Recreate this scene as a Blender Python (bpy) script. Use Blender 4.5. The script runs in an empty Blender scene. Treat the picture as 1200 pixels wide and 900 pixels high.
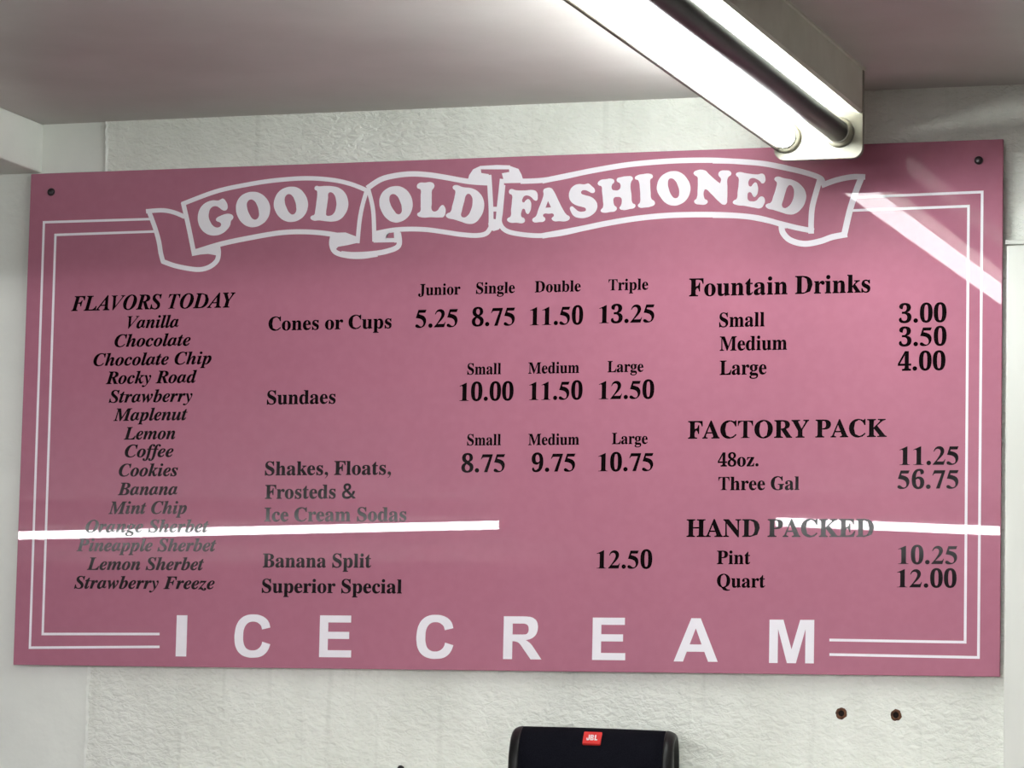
import bpy, bmesh, math, random
from mathutils import Vector, Matrix

scene = bpy.context.scene
COL = scene.collection

# ------------------------------------------------------------------ camera, light, exposure
ZC = 2.2                                   # height of the sign's centre above the floor
CAM = Vector((2.01383096, -5.91683517, ZC - 0.63166616))
RIGHT = Vector((0.94918241, 0.31400354, 0.02131958))
DOWN = Vector((-0.01396904, 0.10970567, -0.99386595))
FWD = Vector((-0.31441631, 0.94306227, 0.10851702))
FPX = 4151.29
cam_data = bpy.data.cameras.new('camera')
cam = bpy.data.objects.new('camera', cam_data)
COL.objects.link(cam)
cam.matrix_world = Matrix(((RIGHT.x, -DOWN.x, -FWD.x, CAM.x),
                           (RIGHT.y, -DOWN.y, -FWD.y, CAM.y),
                           (RIGHT.z, -DOWN.z, -FWD.z, CAM.z),
                           (0, 0, 0, 1)))
cam_data.sensor_width = 36.0
cam_data.lens = FPX / 1200.0 * 36.0
cam_data.clip_start = 0.05
scene.camera = cam

world = bpy.data.worlds.new('world')
scene.world = world
world.use_nodes = True
world.node_tree.nodes['Background'].inputs[0].default_value = (0.8, 0.9, 1.0, 1)
world.node_tree.nodes['Background'].inputs[1].default_value = 0.3
scene.view_settings.view_transform = 'Standard'
scene.view_settings.look = 'None'
scene.view_settings.gamma = 1.0
scene.view_settings.use_curve_mapping = False
scene.view_settings.exposure = 0.0
TUBE_NEAR = 66.0                           # radiance of the lit tube over the sign
TUBE_ROOM = 132.0                          # radiance of the tubes in the rest of the room


def on_sign(u, v, y=0.0):
    """Photo pixel (1200x900) -> point on the plane at depth y."""
    d = RIGHT * ((u - 600) / FPX) + DOWN * ((v - 450) / FPX) + FWD
    return CAM + d * ((y - CAM.y) / d.y)


FILL_LEVEL = 10.0                            # radiance of the added fill lights on the far wall

# ------------------------------------------------------------------ materials
def mat(name, col, rough=0.5, spec=0.5, metal=0.0, emit=None, strength=0.0):
    m = bpy.data.materials.new(name)
    m.use_nodes = True
    b = m.node_tree.nodes['Principled BSDF']
    b.inputs['Base Color'].default_value = (*col, 1)
    b.inputs['Roughness'].default_value = rough
    b.inputs['Specular IOR Level'].default_value = spec
    b.inputs['Metallic'].default_value = metal
    if emit:
        b.inputs['Emission Color'].default_value = (*emit, 1)
        b.inputs['Emission Strength'].default_value = strength
    return m


def nd(m, typ, **kw):
    n = m.node_tree.nodes.new(typ)
    for k, v in kw.items():
        if k.startswith('i_'):
            n.inputs[k[2:].replace('_', ' ')].default_value = v
        else:
            setattr(n, k, v)
    return n


def lk(m, a, b):
    m.node_tree.links.new(a, b)


def mottled(m, c0, c1, scale, detail=4.0, stretch=(1, 1, 1), lo=0.35, hi=0.7):
    """Uneven paint: two close colours mixed by a noise."""
    b = m.node_tree.nodes['Principled BSDF']
    tc = nd(m, 'ShaderNodeTexCoord')
    mp = nd(m, 'ShaderNodeMapping')
    mp.inputs['Scale'].default_value = stretch
    nz = nd(m, 'ShaderNodeTexNoise', i_Scale=scale, i_Detail=detail)
    rp = nd(m, 'ShaderNodeValToRGB')
    rp.color_ramp.elements[0].position = lo
    rp.color_ramp.elements[0].color = (*c0, 1)
    rp.color_ramp.elements[1].position = hi
    rp.color_ramp.elements[1].color = (*c1, 1)
    lk(m, tc.outputs['Object'], mp.inputs['Vector'])
    lk(m, mp.outputs['Vector'], nz.inputs['Vector'])
    lk(m, nz.outputs['Fac'], rp.inputs['Fac'])
    lk(m, rp.outputs['Color'], b.inputs['Base Color'])
    return tc, rp


def bump(m, tc, height, strength, dist):
    b = m.node_tree.nodes['Principled BSDF']
    bp = nd(m, 'ShaderNodeBump', i_Strength=strength, i_Distance=dist)
    lk(m, height, bp.inputs['Height'])
    lk(m, bp.outputs['Normal'], b.inputs['Normal'])


# rough troweled stucco
M_STUCCO = mat('stucco_paint', (0.62, 0.62, 0.54), 0.6, 0.3)
tc, rp = mottled(M_STUCCO, (0.775, 0.785, 0.715), (0.875, 0.885, 0.815), 9, 5, (1, 1, 0.55), 0.3, 0.62)
mp2 = nd(M_STUCCO, 'ShaderNodeMapping')
mp2.inputs['Rotation'].default_value = (0, 0.6, 0)
mp2.inputs['Scale'].default_value = (1.0, 1, 1.7)
n1 = nd(M_STUCCO, 'ShaderNodeTexNoise', i_Scale=62, i_Detail=3, i_Roughness=0.55, i_Distortion=0.6)
n2 = nd(M_STUCCO, 'ShaderNodeTexNoise', i_Scale=22, i_Detail=2)
ad = nd(M_STUCCO, 'ShaderNodeMath', operation='ADD')
lk(M_STUCCO, tc.outputs['Object'], mp2.inputs['Vector'])
lk(M_STUCCO, mp2.outputs['Vector'], n1.inputs['Vector'])
lk(M_STUCCO, mp2.outputs['Vector'], n2.inputs['Vector'])
lk(M_STUCCO, n1.outputs['Fac'], ad.inputs[0])
lk(M_STUCCO, n2.outputs['Fac'], ad.inputs[1])
bump(M_STUCCO, tc, ad.outputs[0], 0.6, 0.013)
# faint vertical drip stains on the stucco, below the sign
ws = nd(M_STUCCO, 'ShaderNodeMapping')
ws.inputs['Scale'].default_value = (26, 1, 1.2)
nw = nd(M_STUCCO, 'ShaderNodeTexNoise', i_Scale=1.6, i_Detail=3)
rw = nd(M_STUCCO, 'ShaderNodeValToRGB')
rw.color_ramp.elements[0].position = 0.60
rw.color_ramp.elements[0].color = (1, 1, 1, 1)
rw.color_ramp.elements[1].position = 0.78
rw.color_ramp.elements[1].color = (0.87, 0.87, 0.86, 1)
mx = nd(M_STUCCO, 'ShaderNodeMixRGB', blend_type='MULTIPLY')
mx.inputs['Fac'].default_value = 1.0
lk(M_STUCCO, tc.outputs['Object'], ws.inputs['Vector'])
lk(M_STUCCO, ws.outputs['Vector'], nw.inputs['Vector'])
lk(M_STUCCO, nw.outputs['Fac'], rw.inputs['Fac'])
lk(M_STUCCO, rp.outputs['Color'], mx.inputs['Color1'])
lk(M_STUCCO, rw.outputs['Color'], mx.inputs['Color2'])
lk(M_STUCCO, mx.outputs['Color'], M_STUCCO.node_tree.nodes['Principled BSDF'].inputs['Base Color'])

M_SMOOTH = mat('smooth_wall_paint', (0.66, 0.66, 0.59), 0.5, 0.35)
tc, rp = mottled(M_SMOOTH, (0.79, 0.80, 0.745), (0.86, 0.87, 0.81), 7, 5)
ns = nd(M_SMOOTH, 'ShaderNodeTexNoise', i_Scale=45, i_Detail=3)
lk(M_SMOOTH, tc.outputs['Object'], ns.inputs['Vector'])
bump(M_SMOOTH, tc, ns.outputs['Fac'], 0.22, 0.006)

M_CEIL = mat('ceiling_enamel', (0.42, 0.37, 0.345), 0.42, 0.35)
tc, rp = mottled(M_CEIL, (0.50, 0.465, 0.445), (0.56, 0.525, 0.505), 5, 4)
ns = nd(M_CEIL, 'ShaderNodeTexNoise', i_Scale=160, i_Detail=2)
lk(M_CEIL, tc.outputs['Object'], ns.inputs['Vector'])
bump(M_CEIL, tc, ns.outputs['Fac'], 0.10, 0.002)

M_FAR = mat('brown_panelling', (0.16, 0.12, 0.10), 0.6, 0.3)
mottled(M_FAR, (0.13, 0.10, 0.085), (0.20, 0.15, 0.125), 3, 4, (6, 6, 0.4))
M_FLOOR = mat('floor_tile', (0.1, 0.08, 0.07), 0.6, 0.3)
tc = nd(M_FLOOR, 'ShaderNodeTexCoord')
ch = nd(M_FLOOR, 'ShaderNodeTexChecker', i_Scale=3.2)
ch.inputs['Color1'].default_value = (0.13, 0.10, 0.085, 1)
ch.inputs['Color2'].default_value = (0.07, 0.055, 0.05, 1)
lk(M_FLOOR, tc.outputs['Object'], ch.inputs['Vector'])
lk(M_FLOOR, ch.outputs['Color'], M_FLOOR.node_tree.nodes['Principled BSDF'].inputs['Base Color'])
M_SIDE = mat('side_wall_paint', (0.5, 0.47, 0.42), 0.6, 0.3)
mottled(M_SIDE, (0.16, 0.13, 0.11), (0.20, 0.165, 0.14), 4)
M_TRIM = mat('white_trim_paint', (0.70, 0.69, 0.63), 0.45, 0.35)
mottled(M_TRIM, (0.72, 0.72, 0.665), (0.78, 0.78, 0.725), 6, 4, (3, 3, 0.6))

# glossy acrylic sign with matt vinyl on it
M_PINK = mat('rose_acrylic', (0.42, 0.162, 0.23), 0.006, 0.135)
mottled(M_PINK, (0.415, 0.158, 0.226), (0.43, 0.166, 0.236), 60, 3)
M_WHITE = mat('white_vinyl', (0.80, 0.76, 0.82), 0.012, 0.135)
mottled(M_WHITE, (0.91, 0.87, 0.92), (0.93, 0.89, 0.94), 40)
M_BLACK = mat('black_vinyl', (0.004, 0.002, 0.003), 0.075, 0.08)
mottled(M_BLACK, (0.003, 0.0015, 0.002), (0.005, 0.0025, 0.0035), 40)
M_SCREW = mat('dark_screw', (0.05, 0.04, 0.045), 0.3, 0.5, 0.7)
mottled(M_SCREW, (0.04, 0.03, 0.035), (0.08, 0.07, 0.075), 300)

# lamp
M_HOUSE = mat('lamp_enamel', (0.72, 0.70, 0.62), 0.6, 0.25)
tc, rp = mottled(M_HOUSE, (0.66, 0.635, 0.56), (0.73, 0.71, 0.635), 14, 5)
M_HOLD = mat('lamp_holder_plastic', (0.74, 0.70, 0.58), 0.35, 0.4)
mottled(M_HOLD, (0.19, 0.175, 0.135), (0.22, 0.205, 0.16), 30)
M_TUBE = mat('lit_tube', (0.9, 0.9, 0.9), 0.2, 0.3, 0, (0.93, 1.0, 0.98), TUBE_NEAR)
M_TUBE_R = mat('lit_room_tube', (0.9, 0.9, 0.9), 0.2, 0.3, 0, (0.98, 0.98, 1.0), TUBE_ROOM)
M_DEAD = mat('unlit_dark_tube', (0.02, 0.016, 0.018), 0.45, 0.2)
mottled(M_DEAD, (0.018, 0.0145, 0.016), (0.024, 0.019, 0.021), 20)
M_FILL = mat('fill_glow', (0.5, 0.5, 0.5), 0.2, 0.5, 0, (0.93, 0.97, 1.0), FILL_LEVEL)  # glow of the added fill lights
M_ROD = mat('dark_edge', (0.05, 0.04, 0.03), 0.5, 0.3)
mottled(M_ROD, (0.045, 0.035, 0.026), (0.06, 0.05, 0.036), 60)
M_CAPMETAL = mat('tube_cap_metal', (0.6, 0.6, 0.58), 0.3, 0.5, 0.8)
mottled(M_CAPMETAL, (0.55, 0.55, 0.53), (0.65, 0.65, 0.63), 100)

# speaker
M_CLOTH = mat('black_speaker_cloth', (0.008, 0.008, 0.012), 0.9, 0.06)
tc, rp = mottled(M_CLOTH, (0.003, 0.003, 0.006), (0.008, 0.008, 0.012), 700, 1)
vz = nd(M_CLOTH, 'ShaderNodeTexVoronoi', i_Scale=900)
lk(M_CLOTH, tc.outputs['Object'], vz.inputs['Vector'])
bump(M_CLOTH, tc, vz.outputs['Distance'], 0.3, 0.0006)
M_RUBBER = mat('black_rubber', (0.018, 0.018, 0.018), 0.45, 0.3)
mottled(M_RUBBER, (0.005, 0.005, 0.005), (0.010, 0.010, 0.010), 50)
M_RED = mat('red_badge', (0.62, 0.03, 0.025), 0.4, 0.4)
mottled(M_RED, (0.58, 0.026, 0.022), (0.66, 0.035, 0.03), 50)
M_LOGO = mat('white_logo', (0.85, 0.8, 0.8), 0.4, 0.4)
mottled(M_LOGO, (0.83, 0.78, 0.78), (0.87, 0.82, 0.82), 50)
M_RUST = mat('rusty_anchor', (0.11, 0.045, 0.025), 0.8, 0.2)
mottled(M_RUST, (0.05, 0.022, 0.016), (0.20, 0.085, 0.04), 120, 4)
M_HOLE = mat('black_hole', (0.012, 0.009, 0.008), 0.9, 0.1)
mottled(M_HOLE, (0.010, 0.008, 0.007), (0.018, 0.012, 0.010), 200)


# ------------------------------------------------------------------ mesh helpers
def obj(name, bm, m, parent=None, smooth=False, loc=None):
    """Link a bmesh (in world coordinates, or local when loc/parent are used) as one mesh object."""
    bmesh.ops.recalc_face_normals(bm, faces=bm.faces)
    me = bpy.data.meshes.new(name)
    bm.to_mesh(me)
    bm.free()
    me.materials.append(m)
    if smooth:
        for p in me.polygons:
            p.use_smooth = True
    o = bpy.data.objects.new(name, me)
    COL.objects.link(o)
    if parent:
        o.parent = parent
    if loc:
        o.location = loc
    return o


def box(bm, x0, x1, y0, y1, z0, z1, bev=0.0, seg=2):
    v = bmesh.ops.create_cube(bm, size=1.0)['verts']
    for p in v:
        p.co = Vector(((x0 + x1) / 2 + p.co.x * (x1 - x0), (y0 + y1) / 2 + p.co.y * (y1 - y0), (z0 + z1) / 2 + p.co.z * (z1 - z0)))
    if bev:
        ed = {e for p in v for e in p.link_edges}
        bmesh.ops.bevel(bm, geom=list(ed), offset=bev, segments=seg, affect='EDGES', profile=0.5)
    return bm


def lathe(bm, prof, origin, axis, n=32):
    """Revolve (t, r) pairs about an axis through origin; closes the ends."""
    axis = Vector(axis).normalized()
    a = axis.orthogonal().normalized()
    b = axis.cross(a)
    rings = []
    for t, r in prof:
        rings.append([bm.verts.new(Vector(origin) + axis * t + (a * math.cos(2 * math.pi * k / n) + b * math.sin(2 * math.pi * k / n)) * r) for k in range(n)])
    for i in range(len(rings) - 1):
        for k in range(n):
            bm.faces.new((rings[i][k], rings[i][(k + 1) % n], rings[i + 1][(k + 1) % n], rings[i + 1][k]))
    bm.faces.new(rings[0])
    bm.faces.new(rings[-1])
    return bm


def prism(bm, pts, y0, y1, cap=True):
    """Extrude an (x, z) outline between two depths."""
    a = [bm.verts.new((x, y0, z)) for x, z in pts]
    b = [bm.verts.new((x, y1, z)) for x, z in pts]
    bm.faces.new(a)
    if cap:
        bm.faces.new(b)
    n = len(pts)
    for i in range(n):
        bm.faces.new((a[i], a[(i + 1) % n], b[(i + 1) % n], b[i]))
    return bm


def rounded(x0, x1, z0, z1, r, n=6, corners=(1, 1, 1, 1)):
    """Outline of a rectangle with rounded corners (bl, br, tr, tl)."""
    out = []
    for (cx, cz, s, f, px, pz) in ((x0 + r, z0 + r, 180, corners[0], x0, z0), (x1 - r, z0 + r, 270, corners[1], x1, z0),
                                   (x1 - r, z1 - r, 0, corners[2], x1, z1), (x0 + r, z1 - r, 90, corners[3], x0, z1)):
        if not f:
            out.append((px, pz))
            continue
        for k in range(n + 1):
            an = math.radians(s + 90 * k / n)
            out.append((cx + r * math.cos(an), cz + r * math.sin(an)))
    return out


def thing(name, label, cat, loc, group=None):
    o = bpy.data.objects.new(name, None)
    o.empty_display_size = 0.05
    COL.objects.link(o)
    o.location = loc
    o['label'] = label
    o['category'] = cat
    if group:
        o['group'] = group
    return o


def tag(o, label, cat, group=None):
    o['label'] = label
    o['category'] = cat
    if group:
        o['group'] = group
    return o


def struct(name, bm, m):
    o = obj(name, bm, m)
    o['kind'] = 'structure'
    return o


def shift(o, base):
    """Move mesh data so that world coordinates stay put under a parent at base."""
    o.data.transform(Matrix.Translation(-Vector(base)))
    return o


# ------------------------------------------------------------------ the room
YW = 0.02                                   # face of the stucco wall
XS = -0.772                                 # seam between smooth panel and stucco
CE = ZC + 0.555
YF, XL, XR = -13.2, -8.5, 4.6
struct('floor', box(bmesh.new(), XL, XR, YF, 0.2, -0.1, 0.0), M_FLOOR)
struct('ceiling', box(bmesh.new(), XL, XR, YF, 0.2, CE, CE + 0.12), M_CEIL)
struct('wall_back', box(bmesh.new(), XS, XR, YW, 0.2, 0.0, CE), M_STUCCO)
struct('trim_1', box(bmesh.new(), XL, XS, YW + 0.004, 0.2, 0.0, CE), M_SMOOTH)
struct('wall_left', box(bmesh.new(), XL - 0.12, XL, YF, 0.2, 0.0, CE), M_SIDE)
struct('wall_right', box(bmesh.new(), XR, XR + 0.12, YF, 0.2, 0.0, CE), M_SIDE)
struct('wall_front', box(bmesh.new(), XL, XR, YF - 0.12, YF, 0.0, CE), M_FAR)
# lumpy filled seam where stucco meets the smooth panel
bm = bmesh.new()
random.seed(4)
rows = []
nz = 420
for i in range(nz + 1):
    z = CE * i / nz
    w = 0.0016 + 0.0026 * random.random()
    d = 0.0012 + 0.0026 * random.random()
    xo = XS + 0.0012 * math.sin(i * 0.31) + 0.0012 * random.uniform(-1, 1)
    rows.append([bm.verts.new((xo - w, YW + 0.004, z)), bm.verts.new((xo - w * 0.3, YW - d, z)), bm.verts.new((xo + w, YW, z))])
for i in range(nz):
    for k in range(2):
        bm.faces.new((rows[i][k], rows[i][k + 1], rows[i + 1][k + 1], rows[i + 1][k]))
struct('trim_2', bm, M_SMOOTH)
# boxed soffit in the upper left corner
struct('trim_3', box(bmesh.new(), XL, -0.903, -0.42, YW + 0.004, ZC + 0.462, CE, 0.004), M_SMOOTH)
# painted corner board right of the sign, its top ledge just below the sign's screw
bm = box(bmesh.new(), 0.921, 1.35, 0.002, YW, 0.0, ZC + 0.275, 0.003)
box(bm, 0.9195, 1.352, -0.003, YW, ZC + 0.275, ZC + 0.283, 0.002)
struct('trim_4', bm, M_TRIM)
# unseen header beam across the room, set to shade the upper wall
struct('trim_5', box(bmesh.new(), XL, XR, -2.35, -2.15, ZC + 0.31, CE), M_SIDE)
# low ledge under the speaker
struct('trim_6', box(bmesh.new(), -0.6, 0.9, -0.26, YW, ZC - 0.715, ZC - 0.689, 0.004), M_TRIM)
# pale board behind the far lamps, and pale doors in the far wall (seen only as reflections)
struct('trim_7', box(bmesh.new(), -6.4, -2.2, -9.3, -9.2, ZC + 0.305, CE), M_TRIM)


def door(name, x0, x1, top):
    bm = box(bmesh.new(), x0, x1, YF, YF + 0.05, 0.0, top, 0.004)
    w = x1 - x0
    for a, b in ((0.12, 0.44), (0.56, 0.88)) if w > 0.5 else ((0.15, 0.85),):
        for z0, z1 in ((0.15, top * 0.45), (top * 0.5, top - 0.15)):
            box(bm, x0 + a * w, x0 + b * w, YF + 0.05, YF + 0.065, z0, z1, 0.006)
    return struct(name, bm, M_TRIM)


def fill_panel(name, x0, x1, z0, z1):
    """Added fill light: a glowing sheet in a painted frame."""
    t, y0, y1 = 0.07, YF, YF + 0.06
    bm = bmesh.new()
    for a in (x0, (x0 + x1) / 2 - t / 2, x1 - t):
        box(bm, a, a + t, y0, y1, z0, z1)
    for b in (z0, z1 - t):
        box(bm, x0 + t, (x0 + x1) / 2 - t / 2, y0, y1, b, b + t)
        box(bm, (x0 + x1) / 2 + t / 2, x1 - t, y0, y1, b, b + t)
    fr = struct(name, bm, M_TRIM)
    g = obj('pane', box(bmesh.new(), x0 + t, x1 - t, YF + 0.005, YF + 0.02, z0 + t, z1 - t), M_FILL, fr)
    g['kind'] = 'structure'


fill_panel('fill_panel_1', -7.6, -4.9, 0.75, 2.0)  # all three are unseen, added to throw low light on the sign wall
fill_panel('fill_panel_2', -1.7, 1.0, 0.75, 2.0)
fill_panel('fill_panel_3', 1.4, 4.1, 0.75, 2.0)
door('door_1', -3.05, -2.0, ZC + 0.29)
door('door_2', -3.55, -3.22, ZC + 0.29)


# ------------------------------------------------------------------ fluorescent lights
def tube_mesh(p0, p1, r, n=28):
    d = (Vector(p1) - Vector(p0))
    L = d.length
    e = 0.004
    return lathe(bmesh.new(), [(0, r * 0.9), (e, r), (L - e, r), (L, r * 0.9)], p0, d, n)


def fixture(label, p, yaw, length, lit, mats, rod=False, group=None):
    """Two tube batten light; origin at the ceiling over its near-wall end, running along local -Y."""
    root = thing('fluorescent_light', label, 'ceiling light', p, group)
    root.rotation_euler = (0, 0, yaw)
    hw = 0.075
    # channel screwed to the ceiling, with a slightly sloped white tray below
    o = obj('housing', prism(bmesh.new(), [(-hw, -0.004), (-hw, -0.073), (-hw + 0.003, -0.078), (-0.03, -0.064), (0.03, -0.064),
                                          (hw - 0.003, -0.078), (hw, -0.073), (hw, -0.004), (hw + 0.004, -0.004), (hw + 0.004, 0.0), (-hw - 0.004, 0.0), (-hw - 0.004, -0.004)],
                             -length + 0.002, -0.002), M_HOUSE, root)
    for y0, y1 in ((-0.012, 0.0), (-length, -length + 0.012)):
        bm = prism(bmesh.new(), rounded(-hw - 0.001, hw + 0.001, -0.153, -0.004, 0.018, corners=(1, 1, 0, 0)), y0, y1)
        obj('end_plate', bm, M_HOLD, root)
    tx = {0: (-0.055, -0.115), 1: (0.036, -0.109)}
    for k in (0, 1):
        x, z = tx[k]
        for y, s in ((-0.012, -1), (-length + 0.012, 1)):
            bm = lathe(bmesh.new(), [(0, 0.026), (0.006, 0.0255), (0.010, 0.0235), (0.012, 0.020)], (x, y, z), (0, s, 0), 28)
            obj('lamp_holder', bm, M_HOLD, root, True)
        t = obj('tube', tube_mesh((x, -0.02, z), (x, -length + 0.02, z), 0.019), mats[k], root, True)
        if not lit[k]:
            t['label'] = 'unlit dark tube'
        for y in (-0.0245, -length + 0.0245):
            c = lathe(bmesh.new(), [(-0.0055, 0.0192), (-0.004, 0.0197), (0.004, 0.0197), (0.0055, 0.0192)], (x, y, z), (0, 1, 0), 28)
            obj('tube_cap', c, M_CAPMETAL, t, True)
    if rod:  # thin dark rod along the tube's lower left edge
        x, z = tx[0]
        wx, wz = x - 0.6 * 0.0232, z - 0.8 * 0.0232
        obj('edge_rod', lathe(bmesh.new(), [(0, 0.0042), (length - 0.02, 0.0042)], (wx, -0.01, wz), (0, -1, 0), 12), M_ROD, root, True)
    return root


fixture('white fluorescent ceiling light above the sign, one tube lit and one dark', (0.634, -0.165, CE), 0.0, 1.83, (1, 0), (M_TUBE, M_DEAD), rod=True)
ROOM = (
    ('long fluorescent ceiling light mirrored as the white line across the left of the sign', (-2.905, -8.85), -90, 0.0196, 2.9, 1),
    ('long fluorescent ceiling light mirrored as the white line through PACKED', (-1.69, -8.75), 90, 0.041, 2.44, 2),
    ('added unseen fluorescent ceiling light far back at the right, nearest the right wall', (1.3, -9.2), 82, 0, 2.44, 0),  # from here on: unseen fill lights, added to brighten the wall
    ('added unseen fluorescent ceiling light overhead at the right, first behind the header beam', (0.35, -5.9), 64, 0, 2.44, 0),
    ('added unseen fluorescent ceiling light overhead at the left, nearest the left wall', (-5.3, -6.0), -66, 0, 2.44, 0),
)
for label, (x, y), yaw, pitch, length, single in ROOM:
    f = fixture(label, (x, y, CE), math.radians(yaw), length, [(1, 1), (1, 0), (0, 1)][single], [(M_TUBE_R, M_TUBE_R), (M_TUBE_R, M_DEAD), (M_DEAD, M_TUBE_R)][single], group='ceiling lights of the room behind')
    f.rotation_euler.x = pitch


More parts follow.
